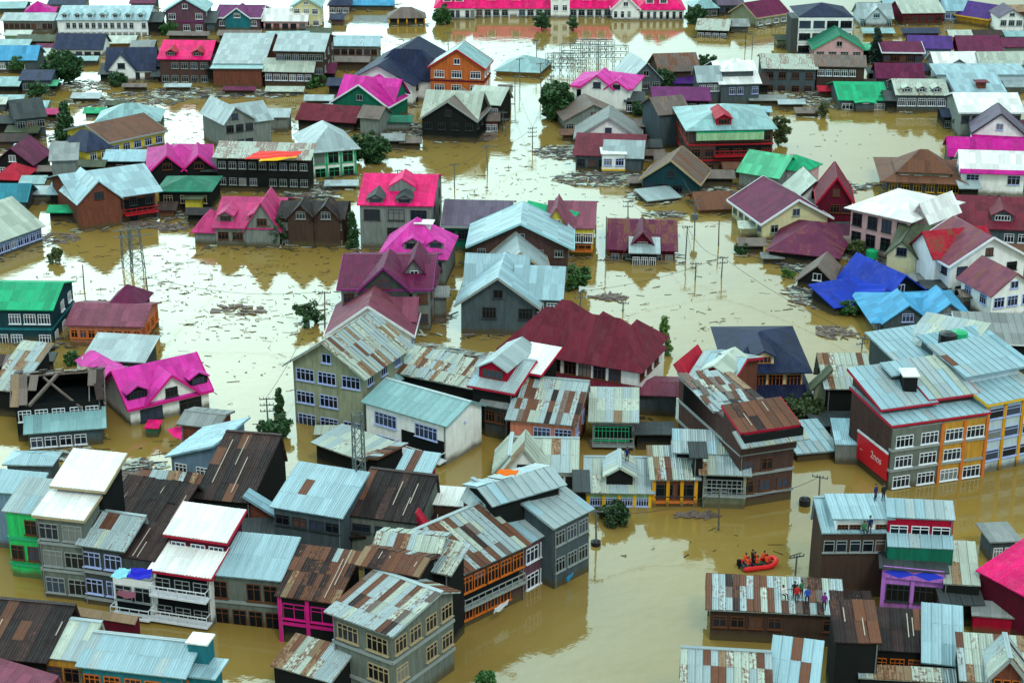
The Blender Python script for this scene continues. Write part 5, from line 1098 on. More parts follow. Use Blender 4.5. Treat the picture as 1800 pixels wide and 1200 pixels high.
# ------------------------------------------------------------------ poles, towers, wires
steel = paint('galvanised_steel', (.11, .13, .13), .6); wood = paint('weathered_timber', (.10, .085, .07), .9)
porc = paint('porcelain', (.05, .04, .04), .3)
POLE_N = [0]
POLEMESH = {}
def pole(x, yb, hpx, arms=2, label=None, armw=1.6, lean=0, xf=False):
    s = ppm(yb); h = hpx / (s * .93); g = P(x, yb); rng = random.Random(x * 7 + yb)
    lb = label or POLE_LABELS[POLE_N[0] % len(POLE_LABELS)]; POLE_N[0] += 1
    root = empty('utility_pole', (g.x, g.y, 0), R(rng.uniform(-25, 25)), lb, 'pole', 'utility poles standing in the flood')
    root.rotation_euler[1] = R(lean)
    m = MB(); m.tube((0, 0, -1), (0, 0, h), .11, .075, 7); m.build('mast', wood if rng.random() < .4 else steel, root)
    for i in range(arms):
        z = h - .25 - i * .75; m = MB(); m.box(-armw / 2, -.05, z, armw / 2, .05, z + .1)
        a = m.build('crossarm', steel, root)
        if 'ins' not in POLEMESH:
            q = MB(); q.tube((0, 0, 0), (0, 0, .22), .05, .035, 5); o_ = q.build('insulator', porc, a); POLEMESH['ins'] = o_.data; bpy.data.objects.remove(o_)
        for k in (-1, -.4, .4, 1): link('insulator', POLEMESH['ins'], a, Matrix.Translation((k * armw * .47, 0, z + .1)))
    if xf:
        m = MB(); m.box(-.45, -.35, h * .45, .45, .35, h * .45 + .9); m.build('transformer', steel, root)
    return g, h, root
POLE_LABELS = []
PS = [ # x, base y, height px, arms, words
 (936,262,36,3,'grey pole with three crossarms in the channel below the crimson and silver house'),(914,150,44,1,'thin pole just right of the low hipped cyan roof'),
 (905,175,38,1,'thin pole in the channel nearest the pleated beige roof'),(898,192,38,1,'pole left of the channel beside the pleated beige roof'),(889,240,30,1,'short pole in the channel left of the three armed pole'),
 (943,118,44,2,'pole with two crossarms left of the substation'),(951,160,46,1,'pole above the large dark bank tree'),(968,165,30,2,'pole rising from the top of the bank tree'),
 (857,300,42,1,'pole in the white water above the mauve roof'),(799,330,40,1,'pole in the water right of the hot pink roof'),(788,85,26,1,'pole in the white water left of the orange brick house'),
 (1104,386,32,2,'pole behind the roof of the lone brown house'),(1065,455,72,0,'bare mast at the left corner of the lone brown house'),(1205,455,56,1,'forked pole right of the lone brown house'),
 (1221,415,62,2,'dark pole before the rusty roofed shop'),(1263,432,44,0,'bare mast before the cream gabled house'),(1222,492,30,1,'short dark pole right of the forked pole'),
 (1268,488,36,2,'twin armed pole in open water at the centre right'),(1020,548,36,2,'pole behind the maroon mansion ridge'),(1515,612,20,2,'small pole left of the white parapet house'),
 (571,575,62,1,'tall pole right of the thorny dark bush'),(265,560,72,1,'tall pole right of the mauve roofed house'),(148,508,42,0,'bare mast in the water above the green roof'),
 (471,740,42,3,'pole with three short arms left of the olive house'),(1048,960,66,1,'lamp pole at the street end with a drum at its base'),(1263,932,74,1,'pole in the street before the tall brick building'),
 (1437,920,86,1,'leaning pole in the gap left of the corner building'),(1398,1010,36,1,'aerial mast on the people terrace'),(1386,1000,0,0,''),
 (1645,330,0,0,''),(1310,85,30,1,'left of two poles in the bright gap at upper right'),(1322,90,28,1,'right of two poles in the bright gap at upper right'),
 (1245,1080,40,0,'bare mast at the left corner of the people terrace'),(380,745,20,2,'short pole with bent arms by the pink T roof'),(560,40,0,0,''),
 (1095,548,18,1,'pole stub leaning in the centre right water'),(636,700,0,0,''),(1183,300,26,1,'pole beside the dark teal house'),(455,420,34,1,'pole behind the rose pink roof'),(700,330,30,1,'pole behind the hot pink roof'),
 (884,232,34,1,'left of a pair of poles below the pleated beige roof'),(1680,640,22,1,'pole behind the white parapet house'),
]
poles = {}
for x, yb, hp, ar, lb in PS:
    if hp: poles[x] = pole(x, yb, hp, ar, lb, 1.6, random.uniform(-2, 2), xf=(x == 1221))
def lattice(x, yb, hpx, wid, label, taper=.35, z_base=-1.0, cross=0):
    s = ppm(yb); h = hpx / (s * .93); g = P(x, yb)
    root = empty('lattice_tower', (g.x, g.y, 0), .4, label, 'tower')
    def c(k, z):
        t = 1 - (1 - taper) * max(0, z) / h; a = wid / 2 * t
        return Vector(((-a, a, a, -a)[k], (-a, -a, a, a)[k], z))
    for k in range(4):
        m = MB(); m.bar(c(k, -1), c(k, h), .10); m.build('leg', steel, root)
    m = MB(); n_ = max(4, int(h / 1.3)); 
    for i in range(n_):
        z0, z1 = h * i / n_, h * (i + 1) / n_
        for k in range(4):
            m.bar(c(k, z0), c((k + 1) % 4, z1), .045); m.bar(c((k + 1) % 4, z0), c(k, z1), .045); m.bar(c(k, z1), c((k + 1) % 4, z1), .05)
    m.build('bracing', steel, root)
    for i in range(cross):
        m = MB(); z = h * (.97 - .16 * i); m.bar((-wid * 1.3, 0, z), (wid * 1.3, 0, z), .12); m.build('crossarm', steel, root)
lattice(636, 960, 235, 1.1, 'tall lattice mast rising through the roofs in the lower middle', .8)
lattice(243, 478, 76, 1.9, 'lattice pylon in the water below the silver roofed brick house', .6, cross=2)
lattice(224, 470, 66, 1.3, 'slim lattice pylon left of the wider one', .8, cross=2)
# substation gantries in the channel
gi = 0
for x, yb, w, hp, words in ((1000,138,7,42,'nearest gantry frame of the substation behind the magenta roof'),(1018,122,8,42,'middle gantry frame of the substation'),(1050,112,7,40,'tall right hand gantry frame of the substation'),(1078,120,6,38,'rightmost gantry frame of the substation'),(985,126,6,30,'leftmost gantry frame of the substation'),(1036,100,8,28,'farthest gantry frame of the substation')):
    s = ppm(yb); h = hp / (s * .95); g = P(x, yb)
    root = empty('substation_gantry', (g.x, g.y, 0), R(-6), words, 'gantry', 'substation gantries in the channel')
    for k in range(3):
        m = MB(); xx = -w / 2 + w * k / 2; m.bar((xx - .2, 0, -1), (xx - .2, 0, h), .09); m.bar((xx + .2, 0, -1), (xx + .2, 0, h), .09)
        for j in range(int(h)): m.bar((xx - .2, 0, j), (xx + .2, 0, j + .8), .05)
        m.build('column', steel, root)
    for z in (h, h * .72, h * .45):
        m = MB(); m.bar((-w / 2, 0, z), (w / 2, 0, z), .14); m.bar((-w / 2, 0, z - .4), (w / 2, 0, z - .4), .07)
        b_ = m.build('beam', steel, root)
        for j in range(6): link('insulator', POLEMESH['ins'], b_, Matrix.Translation((-w / 2 + w * (j + .5) / 6, 0, z - 1.0)) @ Matrix.Scale(2.2, 4))
# wires
wire_m = paint('cable_black', (.02, .02, .02), .6)
def wire(p, q, sag, label):
    pts = []
    for i in range(15):
        t = i / 14; v = p.lerp(q, t); v.z -= sag * 4 * t * (1 - t); pts.append(v)
    m = MB()
    for a, b_ in zip(pts, pts[1:]): m.bar(a, b_, .035)
    o = m.build('power_line', wire_m); tag(o, label, 'cable', 'power lines strung between the poles')
def top(x, dx=0): g, h, r = poles[x]; return Vector((g.x + dx, g.y, h))
for i, (a, b_, words) in enumerate(((1048,1263,'cable sagging low over the street water between two poles'),(1263,1437,'cable from the street pole to the leaning pole'),(936,857,'cable from the three armed pole to the pole above the mauve roof'),(1104,1205,'cable over the lone brown house'),
                            (571,265,'long cable across the white water at left'),(943,914,'cable from the substation pole to the thin pole'),(905,936,'cable down the channel'),(1205,1268,'cable from the forked pole to the twin armed pole'))):
    wire(top(a), top(b_), 1.2, words)
for a, b_, words in ((943,951,'short cable above the bank tree'),(914,905,'cable from the thin pole to the pleated roof pole'),(951,968,'cable into the bank tree top'),(968,1000 if False else 936,'cable from the bank tree to the three armed pole'),(857,799,'cable over the white water right of the hot pink roof'),(884,898,'cable joining two poles left of the channel'),(1221,1104,'cable from the shop pole to the lone house pole'),(1205,1222,'cable between the forked pole and the dark stub pole'),(1268,1020,'long cable over the centre right water'),(1183,1221,'cable above the sunk grey sheet roof'),(1310,1322,'short cable in the bright gap at upper right'),(700,799,'cable behind the hot pink roof'),(455,265,'cable running down from the rose pink roof'),(471,571,'cable from the olive house pole up to the bush pole'),(1515,1268,'cable from the small pole across to the twin armed pole'),(788,943,'cable above the low hipped cyan roof')):
    wire(top(a), top(b_), .8, words)

# ------------------------------------------------------------------ people
skin = paint('skin', (.30, .17, .11), .6)
def skin_body(joints, edges, radii, name):
    me = bpy.data.meshes.new(name); me.from_pydata(joints, edges, [])
    o = bpy.data.objects.new(name, me); COL.objects.link(o)
    md = o.modifiers.new('s', 'SKIN'); sub = o.modifiers.new('u', 'SUBSURF'); sub.levels = 1
    me.skin_vertices.new() if not me.skin_vertices else None
    for i, r in enumerate(radii): me.skin_vertices[0].data[i].radius = (r, r)
    me.skin_vertices[0].data[0].use_root = True
    dg = bpy.context.evaluated_depsgraph_get(); ev = o.evaluated_get(dg)
    nm = bpy.data.meshes.new_from_object(ev); nm.name = name
    bpy.data.objects.remove(o); return nm
def figure(pose):
    sit = pose == 'sit'
    hz = .45 if sit else .92
    J = [(0, 0, hz), (0, 0, hz + .25), (0, .01, hz + .48), (0, .0, hz + .56), (0, -.02, hz + .66), (0, -.02, hz + .76)]
    Rr = [.15, .14, .15, .055, .10, .085]; E = [(0, 1), (1, 2), (2, 3), (3, 4), (4, 5)]
    for s in (-1, 1):
        i = len(J)
        if pose == 'up' and s > 0: arm = [(s * .19, 0, hz + .46), (s * .34, -.05, hz + .62), (s * .38, -.1, hz + .90), (s * .38, -.12, hz + .98)]
        elif sit: arm = [(s * .19, 0, hz + .46), (s * .25, -.08, hz + .2), (s * .16, -.32, hz + .14), (s * .12, -.40, hz + .13)]
        else: arm = [(s * .19, 0, hz + .46), (s * .25, 0, hz + .17), (s * .26, -.08, hz - .10), (s * .26, -.1, hz - .18)]
        J += arm; Rr += [.065, .05, .036, .04]; E += [(2, i), (i, i + 1), (i + 1, i + 2), (i + 2, i + 3)]
        h_ = Vector(arm[3]); d_ = (h_ - Vector(arm[2])).normalized()
        for k in range(5):   # fingers and thumb
            j = len(J); off = Vector((.018 * (k - 1.5) if k < 4 else -s * .035, 0, 0)); J.append(tuple(h_ + off + d_ * ((.075, .088, .085, .07, .03)[k]))); Rr.append(.009); E.append((i + 3, j))
        i = len(J)
        if sit: leg = [(s * .10, -.02, hz - .03), (s * .13, -.42, hz + .02), (s * .13, -.46, .08), (s * .13, -.60, .05)]
        else: leg = [(s * .10, 0, hz - .08), (s * .11, -.02, hz * .52), (s * .12, .02, .09), (s * .12, -.13, .04)]
        J += leg; Rr += [.095, .068, .045, .04]; E += [(0, i), (i, i + 1), (i + 1, i + 2), (i + 2, i + 3)]
    return skin_body(J, E, Rr, 'person'), hz
FIG = {k: figure(k) for k in ('sit', 'stand', 'up')}
def person(loc, rz, pose, shirt, trousers, label, extra=None, group=None):
    me0, hz = FIG[pose]; me = me0.copy()
    for m_ in (skin, shirt, trousers): me.materials.append(m_)
    for p in me.polygons:
        c = p.center
        if c.z > hz + .55: p.material_index = 0
        elif c.z > hz - .02 and not (pose == 'sit' and c.y < -.12 and abs(c.x) < .22 and c.z < hz + .08):
            p.material_index = 0 if (abs(c.x) > .2 and (c.z < hz + .02 or c.z > hz + .75)) else 1
        else: p.material_index = 0 if (c.z < .05 or (abs(c.x) > .2)) else 2
        p.use_smooth = True
    o = bpy.data.objects.new('person', me); COL.objects.link(o); o.location = loc; o.rotation_euler = (0, 0, rz)
    tag(o, label, 'person', group)
    m = MB(); k = 8; c = Vector((0, .0, hz + .74))
    ring = [[c + Vector((math.cos(a) * r_, math.sin(a) * r_ + .012, z_)) for a in [2 * math.pi * i / k for i in range(k)]] for r_, z_ in ((.105, -.02), (.10, .05), (.05, .105))]
    for j in range(2):
        for i in range(k): m.quad(ring[j][i], ring[j][(i + 1) % k], ring[j + 1][(i + 1) % k], ring[j + 1][i])
    m.quad(*ring[2]); m.build('hair', paint('hair', (.01, .008, .008)), o)
    f_ = MB(); f_.prism([(-.012, -.115, hz + .655), (.012, -.115, hz + .655), (0, -.105, hz + .70)], Vector((0, -.022, -.01))); f_.build('nose', skin, o)
    e_ = MB()
    for s in (-1, 1): e_.box(s * .035 - .012, -.118, hz + .69, s * .035 + .012, -.10, hz + .70)
    e_.build('eyes', black(), o)
    if extra:   # life jacket
        v = MB(); v.box(-.19, -.19, hz + .08, .19, -.12, hz + .48); v.box(-.19, .10, hz + .08, .19, .18, hz + .48); v.box(-.20, -.12, hz + .08, -.165, .10, hz + .44); v.box(.165, -.12, hz + .08, .20, .10, hz + .44)
        v.box(-.17, -.12, hz + .48, -.08, .12, hz + .52); v.box(.08, -.12, hz + .48, .17, .12, hz + .52)
        v.build('life_jacket', extra, o)
    return o
jk = paint('life_jacket_orange', (.8, .09, .01), .6, .1)
cl = {k: paint('cloth_' + k, c, .85, .2) for k, c in dict(navy=(.01, .02, .09), red=(.5, .02, .02), white=(.7, .7, .7), black=(.012, .012, .015), blue=(.02, .08, .4), purple=(.2, .02, .25), green=(.03, .15, .06), grey=(.15, .15, .15), pink=(.6, .2, .3)).items()}

# ------------------------------------------------------------------ rescue boat
def raft(x, y, L=3.5, Wd=1.6):
    g = P(x, y); rz = R(14); root = empty('rescue_boat', (g.x, g.y, 0), rz, 'red inflatable rescue boat full of people in orange jackets', 'boat')
    red = paint('boat_rubber', (.62, .012, .012), .45, .15)
    pts = []
    for i in range(26):
        t = i / 25; 
        if t < .38: pts.append(Vector((-L / 2 + L * .75 * t / .38, -Wd / 2, .28)))
        elif t < .62:
            a = (t - .38) / .24 * math.pi; pts.append(Vector((L * .25 + math.sin(a) * L * .27, -Wd / 2 * math.cos(a), .28 + .28 * math.sin(a))))
        else: pts.append(Vector((L * .25 - L * .75 * (t - .62) / .38, Wd / 2, .28)))
    m = MB(); r = .24; k = 8; rings = []
    for i, p in enumerate(pts):
        d = (pts[min(i + 1, 25)] - pts[max(i - 1, 0)]).normalized(); s_ = d.cross(Vector((0, 0, 1))).normalized(); u_ = s_.cross(d)
        rr = r * (.55 if i in (0, 25) else 1)
        rings.append([p + (s_ * math.cos(a) + u_ * math.sin(a)) * rr for a in [2 * math.pi * j / k for j in range(k)]])
    for A_, B_ in zip(rings, rings[1:]):
        for j in range(k): m.quad(A_[j], A_[(j + 1) % k], B_[(j + 1) % k], B_[j])
    m.quad(*rings[0][::-1]); m.quad(*rings[-1]); h = m.build('hull', red, root)
    for p in h.data.polygons: p.use_smooth = True
    m = MB(); m.box(-L / 2 + .1, -Wd / 2, .06, L * .4, Wd / 2, .16); m.build('floor', paint('boat_floor', (.06, .06, .06)), root)
    m = MB(); m.box(-L / 2, -Wd / 2 + .15, .1, -L / 2 + .12, Wd / 2 - .15, .62); m.build('transom', paint('boat_floor', (.06, .06, .06)), root)
    e = MB(); e.box(-L / 2 - .35, -.17, .35, -L / 2 - .02, .17, .95); e.box(-L / 2 - .22, -.05, -.4, -L / 2 - .1, .05, .35); e.build('outboard_motor', black(), root)
    for i in range(3):
        m = MB(); xx = -1.2 + i * 1.1; m.box(xx, -Wd / 2 + .05, .32, xx + .3, Wd / 2 - .05, .40); m.build('thwart', paint('boat_grey', (.15, .15, .15)), root)
    M = Matrix.Translation((g.x, g.y, 0)) @ Matrix.Rotation(rz, 4, 'Z')
    spots = [(-1.45, -.5, 'sit', 'navy', 1), (-1.4, .45, 'sit', 'red', 1), (-.75, 0, 'stand', 'black', 0), (-.25, -.5, 'sit', 'green', 1), (-.2, .5, 'sit', 'black', 1), (.45, -.1, 'sit', 'blue', 0), (1.0, -.45, 'sit', 'red', 1), (1.0, .45, 'sit', 'navy', 1), (1.45, 0, 'sit', 'black', 0)]
    labels = ['helmsman in dark shirt and orange jacket at the stern', 'person in red with orange jacket on the far side of the stern', 'person in black standing up in the rescue boat', 'person in green and orange jacket amidships on the near side', 'person in black with orange jacket amidships on the far side',
              'person in blue sitting in the middle of the rescue boat', 'person in red and orange jacket on the near side of the bow', 'person in navy and orange jacket on the far side of the bow', 'person in black sitting at the very bow']
    for (px_, py_, ps, c, j), lb in zip(spots, labels):
        if 'middle' in lb or 'very bow' in lb: continue
        px_ *= .78; py_ *= .8
        person(M @ Vector((px_, py_, .16 if ps == 'stand' else .14)), rz + R(80 + 20 * math.sin(px_ * 9)), ps, cl[c], cl['black'], lb, jk if j else None, 'people in the rescue boat')
raft(1332, 995)
bpy.context.view_layer.update(); DG_ = bpy.context.evaluated_depsgraph_get()
for x, y, z, ps, c, lb in ((1396,1052,6.6,'stand','black','person in black standing at the aerial mast on the terrace roof'),(1400,1058,6.5,'stand','red','person in red shirt on the terrace roof'),(1418,1062,6.4,'stand','blue','person in blue shirt on the terrace roof'),(1448,1072,5.9,'stand','purple','person in purple at the right end of the terrace roof'),(1376,1050,6.6,'sit','white','person in white sitting on the terrace roof'),(1408,1050,6.8,'up','green','person in green waving from the terrace roof'),
                          (1528,936,6.2,'stand','navy','person in navy on the ledge before the cream attic'),(1518,937,6.2,'sit','green','person in green sitting on the ledge before the cream attic'),(1102,812,5.2,'stand','navy','person standing on the pale dormer roof'),
                          (1538,880,3.2,'stand','navy','left of two people on the silver roof before the corner building'),(1552,880,3.0,'stand','black','right of two people on the silver roof before the corner building')):
    # feet on whatever roof or ledge lies there
    d_ = (_f + Vector((1, 0, 0)) * ((x - 900) / F) + _u * ((600 - y) / F)).normalized()
    hit, loc_, nrm_, _i, ob_, _m = scene.ray_cast(DG_, Vector((0, 0, HCAM)), d_)
    if not hit or loc_.z < .3: print('person misses a roof', lb); loc_ = P(x, y, z)

    person(loc_, R(random.uniform(-60, 60)), ps, cl[c], cl['black'], lb)

# ------------------------------------------------------------------ flat cloths, drums, sign and other small things
def cloth(label, corners, z, c, name='tarpaulin', cat='tarpaulin', sag=.3):
    p = [P(x, y, zz) for (x, y), zz in zip(corners, z)]; n_ = 8; m = []; f = []
    for i in range(n_ + 1):
        for j in range(n_ + 1):
            u, v = i / n_, j / n_
            q = (p[0].lerp(p[1], u)).lerp(p[3].lerp(p[2], u), v)
            q.z += .08 * math.sin(u * 9 + v * 4) + .06 * math.sin(v * 13 - u * 5) - sag * math.sin(u * math.pi) * math.sin(v * math.pi)
            m.append(q)
    for i in range(n_):
        for j in range(n_): a = i * (n_ + 1) + j; f.append((a, a + n_ + 1, a + n_ + 2, a + 1))
    o = mesh(name, m, f, paint('cloth_sheet_' + label[:12].replace(' ', '_'), c, .8, .15)); tag(o, label, cat)
    md = o.modifiers.new('thickness', 'SOLIDIFY'); md.thickness = .03
    return o
cloth('red tarpaulin spread over the flat brown sheet roof', [(430,280),(520,276),(532,266),(455,265)], [6.4,6.4,6.7,6.7], (.75,.04,.03), sag=0)
cloth('yellow strip of tarpaulin along the red one', [(455,284),(520,278),(522,275),(458,279)], [6.7,6.7,6.8,6.8], (.8,.45,.01), sag=0)
cloth('deep blue tarpaulin hanging into the water beside the blue roof', [(1470,512),(1552,520),(1560,500),(1488,494)], [1.2,2.6,3.4,2.4], (.004,.035,.42))
cloth('small blue tarpaulin left of the sky blue roof', [(1520,545),(1545,555),(1548,532),(1526,526)], [1.2,1.4,2.2,1.6], (.004,.035,.42))
cloth('royal blue sheet heaped on the white balcony roof', [(222,1014),(262,1018),(268,1000),(232,996)], [7.0,7.0,7.3,7.2], (.01,.01,.45))
cloth('pale blue sheet draped on the white balcony corner', [(194,1014),(222,1016),(230,1000),(210,996)], [6.7,6.9,7.3,7.2], (.25,.6,.7))
cloth('orange sheet lying on the silver street roof', [(872,832),(905,836),(912,826),(880,823)], [10.6,10.6,10.8,10.8], (.75,.16,.01), sag=0)
cloth('hot pink torn sheet beside the brick hut', [(293,756),(318,775),(322,748),(318,748)], [2.6,2.2,3.2,3.2], (.75,.012,.2))
cloth('pink sheets washed on the white gallery', [(205,1046),(238,1052),(238,1040),(208,1036)], [3.2,3.2,3.9,3.9], (.6,.2,.3))
cloth('blue and green awning at the foot of the dark street house', [(994,1022),(1006,1012),(1008,1006),(996,1014)], [.6,.6,1.5,1.5], (.02,.3,.65))
cloth('white banner hung on the street house balcony', [(868,1078),(892,1062),(894,1054),(870,1068)], [1.2,1.2,1.9,1.9], (.7,.75,.85))
cloth('sky blue awning on the steep gabled house', [(1760,262),(1790,264),(1790,250),(1762,248)], [1.5,1.5,2.6,2.6], (.12,.5,.75), sag=0)
def tank(label, x, y, z, c, r=.6, h=1.1):
    g = P(x, y, z); root = empty('water_tank', g, 0, label, 'water tank')
    m = MB(); k = 12
    m.tube((0, 0, 0), (0, 0, h), r, r, k); b_ = m.build('drum', c, root)
    m = MB(); m.tube((0, 0, h), (0, 0, h + .18), r * .9, r * .35, k); m.build('lid', c, root)
gp = paint('tank_green', (.01, .35, .14), .4, .1); bp = paint('tank_black', (.01, .012, .015), .4, .1)
tank('bright green round tank beside the blue roof', 1532, 455, 0, gp, .9, 1.3); tank('black water drum floating at the left by the green house', 88, 620, -.4, bp, .7, .8)
tank('black tank with green cap on the white parapet roof', 1665, 604, 6.5, bp, 1.1, 1.3); tank('green topped tank next to the black tank on the parapet roof', 1685, 600, 6.6, gp, 1.0, 1.2)
tank('black drum with a white top drifting in the lane', 1414, 893, -.4, bp, .6, 1.1); tank('small dark barrel at the foot of the street lamp pole', 1047, 962, -.3, bp, .5, .7)
tank('round blue drum floating before the college', 905, 30, -.2, paint('tank_blue', (.01, .1, .5)), .9, 1.1)

def sign():
    # red advertising banner on the brick side of the long corner building
    h0 = height_over(1569, 746, 860); a = P(1569, 746, h0); bb = P(1735, 722, h0); U = (bb - a).normalized(); V = Vector((-U.y, U.x, 0))
    a.z = 0; root = empty('sign_board', a + V * 4.0 - U * .02, math.atan2(-V.y, -V.x), 'red wall sign with faded white lettering on the brick end wall', 'sign')
    m = MB(); m.box(-2.6, -.10, .9, 3.8, 0, 3.9); m.build('panel', paint('sign_red', (.62, .006, .02), .5, .15), root)
    m = MB(); m.box(-2.6, -.16, 3.92, 3.8, 0, 4.12); m.build('coping', fr_mat('white'), root)
    for txt, sz, x, z in (('2nos', 1.15, .4, 2.2), ('...', .8, -1.8, 2.2)):
        cu = bpy.data.curves.new('lettering', 'FONT'); cu.body = txt; cu.size = sz; cu.extrude = .01
        tmp = bpy.data.objects.new('lettering', cu); COL.objects.link(tmp); bpy.context.view_layer.update()
        me = bpy.data.meshes.new_from_object(tmp.evaluated_get(bpy.context.evaluated_depsgraph_get())); bpy.data.objects.remove(tmp); me.materials.clear(); me.materials.append(paint('sign_white', (.75, .6, .62), .6, .3))
        o = bpy.data.objects.new('lettering', me); COL.objects.link(o); o.parent = root
        o.location = (x, -.115, z); o.rotation_euler = (math.pi / 2, 0, 0)
sign()
def diamonds():
    h0 = height_over(1555, 992, 1075); a = P(1555, 992, h0); bb = P(1658, 1002, h0); U = (bb - a); W = U.length; U.normalize()
    root = empty('shop_sign', a + Vector((U.y, -U.x, 0)) * .19, math.atan2(U.y, U.x), 'purple shop fascia with two blue diamonds', 'sign')
    m = MB(); m.box(-.1, 0, -1.2, W + .1, .15, -.05); m.build('board', wall_mat('lilac'), root)
    for k in (.26, .76):
        m = MB(); m.prism([(W * k - 1.4, -.01, -.62), (W * k, -.01, -1.1), (W * k + 1.4, -.01, -.62), (W * k, -.01, -.15)], Vector((0, .02, 0))); m.build('diamond', paint('diamond_blue', (.03, .06, .75), .5, .05), root)
diamonds()

# ------------------------------------------------------------------ floating debris
def debris(label, x, y, wpx, hpx, n_=60, cols=('pale', 'grey', 'greybrown'), L=(.8, 3.2), name='debris', zmax=.25, th=.0):
    """planks, sheets and boards afloat: nobody could count them"""
    rng = random.Random(int(x * 3 + y)); g = P(x, y); s = ppm(y); W = wpx / s; D = abs(P(x, y - hpx / 2).y - P(x, y + hpx / 2).y)
    for ci, c in enumerate(cols):
        m = MB()
        for i in range(int(n_ * 2.2) // len(cols)):
            a, r = rng.random() * 6.28, rng.random() ** .6; px_, py_ = math.cos(a) * r * W / 2, math.sin(a) * r * D / 2
            l = rng.uniform(*L) * (.6 if rng.random() < .6 else 1.1); w = rng.uniform(.08, .28) if rng.random() < .8 else rng.uniform(.5, .95); an = rng.gauss(th, .5) if rng.random() < .75 else rng.random() * 3.14
            U = Vector((math.cos(an), math.sin(an), rng.uniform(-.06, .06))).normalized(); V = Vector((-math.sin(an), math.cos(an), rng.uniform(-.2, .2)))
            c0 = Vector((px_, py_, rng.uniform(.0, zmax * (1 - r * .7))))
            m.prism([c0 - U * l / 2 - V * w / 2, c0 + U * l / 2 - V * w / 2, c0 + U * l / 2 + V * w / 2, c0 - U * l / 2 + V * w / 2], Vector((0, 0, .05)))
        m.v = [v + Vector((g.x, g.y, 0)) for v in m.v]
        o = m.build(name, roof_mat(c, .3 if c != 'green' else .05, .3, True)); tag(o, None, None, None, 'stuff'); o['label'] = label if ci == 0 else label + ', ' + ('greyer boards', 'darker boards')[ci - 1]
DB = ((150,150,120,20,70,'dark boards left of the navy roof'),(450,165,160,16,90,'boards before the two tier pale house'),(90,215,60,24,40,'boards under the fir'),(170,262,80,16,50,'boards below the yellow house'),(720,225,70,24,60,'wreckage between green and derelict houses'),(1120,232,60,40,70,'wreckage right of the arcaded house'),(1230,335,110,20,80,'wreckage before the brick house'),(1400,180,120,16,80,'wreckage below the dark slate house'),(1480,188,60,12,40,'scraps left of the green roof'),(1330,330,60,20,30,'wreckage under the mint roofs'),(1420,470,90,26,90,'wreckage round the collapsed roof'),(640,262,90,24,60,'wreckage below the verandah house'),(545,345,100,18,60,'sheets above the burnt timber house'),(250,395,60,14,30,'wreckage by the brick house'),(300,400,80,14,30,'wreckage right of the brick house'),(690,585,80,14,20,'scraps beside the white gabled house'),(120,800,140,26,40,'scum in the left backwater'),(240,840,60,24,30,'planks by the battened roof'),(250,700,30,20,10,'scraps by the pink T roof'),(330,165,170,22,140,'debris raft before the hot pink and brick houses'),(215,178,210,30,160,'wide debris field beyond the yellow house'),(60,260,140,50,90,'debris at the left beside the fir'),(1000,268,130,26,150,'driftwood raft below the bank tree'),
      (1070,315,190,28,230,'long raft of planks below the small white tower house'),(1150,345,110,16,60,'loose planks around the grey sheet roof'),(1440,168,190,22,130,'debris line left of the green roofed house'),(1440,520,110,44,200,'sheet debris left of the flooded hedge'),
      (1590,160,180,16,60,'debris between brown and mottled roofs'),(560,330,110,20,70,'debris behind the burnt timber house'),(690,235,100,26,80,'debris between the green and derelict houses'),(850,240,40,14,30,'debris beside the derelict dark house'),
      (1500,330,120,18,40,'planks drifting at the lake edge'),(420,545,90,20,16,'scraps floating in the white water'),(1170,378,70,12,40,'dark scraps before the rusty roofed shop'),(1110,645,40,8,10,'scraps by the maroon mansion'),(1205,238,60,20,40,'debris by the grey plank shed'),
      (390,245,60,20,20,'scraps right of the magenta roof'),(1530,455,90,30,110,'debris around the green tank'),(1650,520,100,30,70,'debris under the white patched red house'),(1470,585,70,24,30,'scraps drifting below the hedge'),(95,420,90,20,30,'scraps before the brick house'),
      (760,560,60,20,26,'scraps between the grey houses'),(1230,905,70,10,14,'scraps before the street shops'),(230,820,120,20,40,'scum and planks in the left backwater'),(60,345,110,30,70,'debris above the pale barn'),(310,380,110,26,60,'debris below the green hipped roof'),(1075,523,60,12,22,'torn sheets before the maroon mansion'))
for x, y, w, h, n_, lb in DB: debris(lb, x, y, w, h, n_, L=(.6, 2.6), th=random.uniform(-.3, .3), cols=('pale', 'dkgrey', 'greybrown') if n_ > 35 else ('greybrown',))
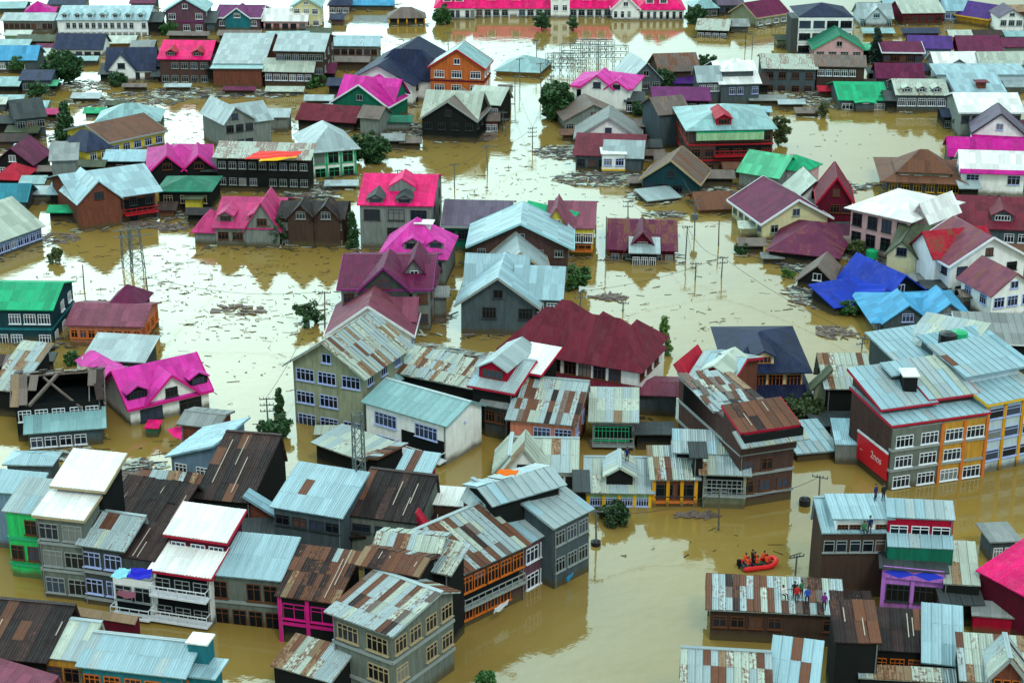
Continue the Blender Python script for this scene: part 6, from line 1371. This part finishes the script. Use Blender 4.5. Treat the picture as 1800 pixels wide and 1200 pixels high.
def twigs(label, regs):
    rng = random.Random(5); m = MB()
    for x0, y0, x1, y1, n_ in regs:
        for i in range(n_):
            g = P(rng.uniform(x0, x1), rng.uniform(y0, y1)); an = rng.gauss(0, .5); l = rng.random() ** 2 * 1.5 + .12; w = rng.uniform(.02, .07)
            U = Vector((math.cos(an), math.sin(an), 0)); m.bar(g + Vector((0, 0, .02)), g + U * l + Vector((0, 0, rng.uniform(.0, .12))), w, w)
            if rng.random() < .25: m.bar(g + U * l * .5, g + U * l * .5 + Vector((rng.uniform(-.3, .3), rng.uniform(-.3, .3), rng.uniform(.1, .4))), w * .8)
    o = m.build('floating_twigs', paint('wet_wood', (.03, .025, .018), .7)); tag(o, label, None, None, 'stuff')
twigs('dark twigs and scraps floating over the open water', [(280,430,600,600,420),(60,430,300,520,120),(700,250,1000,430,330),(600,60,1000,110,120),(300,210,400,290,80),(1000,450,1420,600,130),(1350,200,1660,330,50),(1050,915,1400,980,16),(20,770,340,880,90),(200,150,560,215,260),(1000,280,1300,420,160),(1340,150,1560,200,110),(250,600,520,760,60)])
def flotsam():
    rng = random.Random(11); ms = [MB(), MB(), MB()]
    for a, b_, v, D, yy in FRONTS:
        if yy > 640: continue
        L = (b_ - a).length
        for k in range(int(L * 2.6)):
            u = rng.uniform(-.15, 1.15); q = a.lerp(b_, u) - v * (abs(rng.gauss(0, 1.1)) + .15) if rng.random() < .7 else (b_ if rng.random() < .5 else a) + v * rng.uniform(0, D) + (b_ - a).normalized() * (rng.uniform(.1, 1.2))
            an = rng.gauss(math.atan2((b_ - a).y, (b_ - a).x), .5); l = rng.uniform(.3, 1.8); w = rng.uniform(.06, .4); U = Vector((math.cos(an), math.sin(an), rng.uniform(-.05, .05))); W_ = Vector((-math.sin(an), math.cos(an), rng.uniform(-.3, .3)))
            c0 = Vector((q.x, q.y, rng.uniform(.02, .22)))
            ms[rng.choice((0, 0, 1, 2))].prism([c0 - U * l / 2 - W_ * w / 2, c0 + U * l / 2 - W_ * w / 2, c0 + U * l / 2 + W_ * w / 2, c0 - U * l / 2 + W_ * w / 2], Vector((0, 0, .05)))
    for m, cn, lb in zip(ms, ('dkgrey', 'greybrown', 'pale'), ('dark', 'brown', 'pale')):
        o = m.build('flotsam', roof_mat(cn, .3, .3, True)); tag(o, lb + ' boards and scraps lapping at the house walls', None, None, 'stuff')
flotsam()
print('sheets', N_SHEETS[0], 'objects', len(scene.objects), 'meshes', len(bpy.data.meshes))
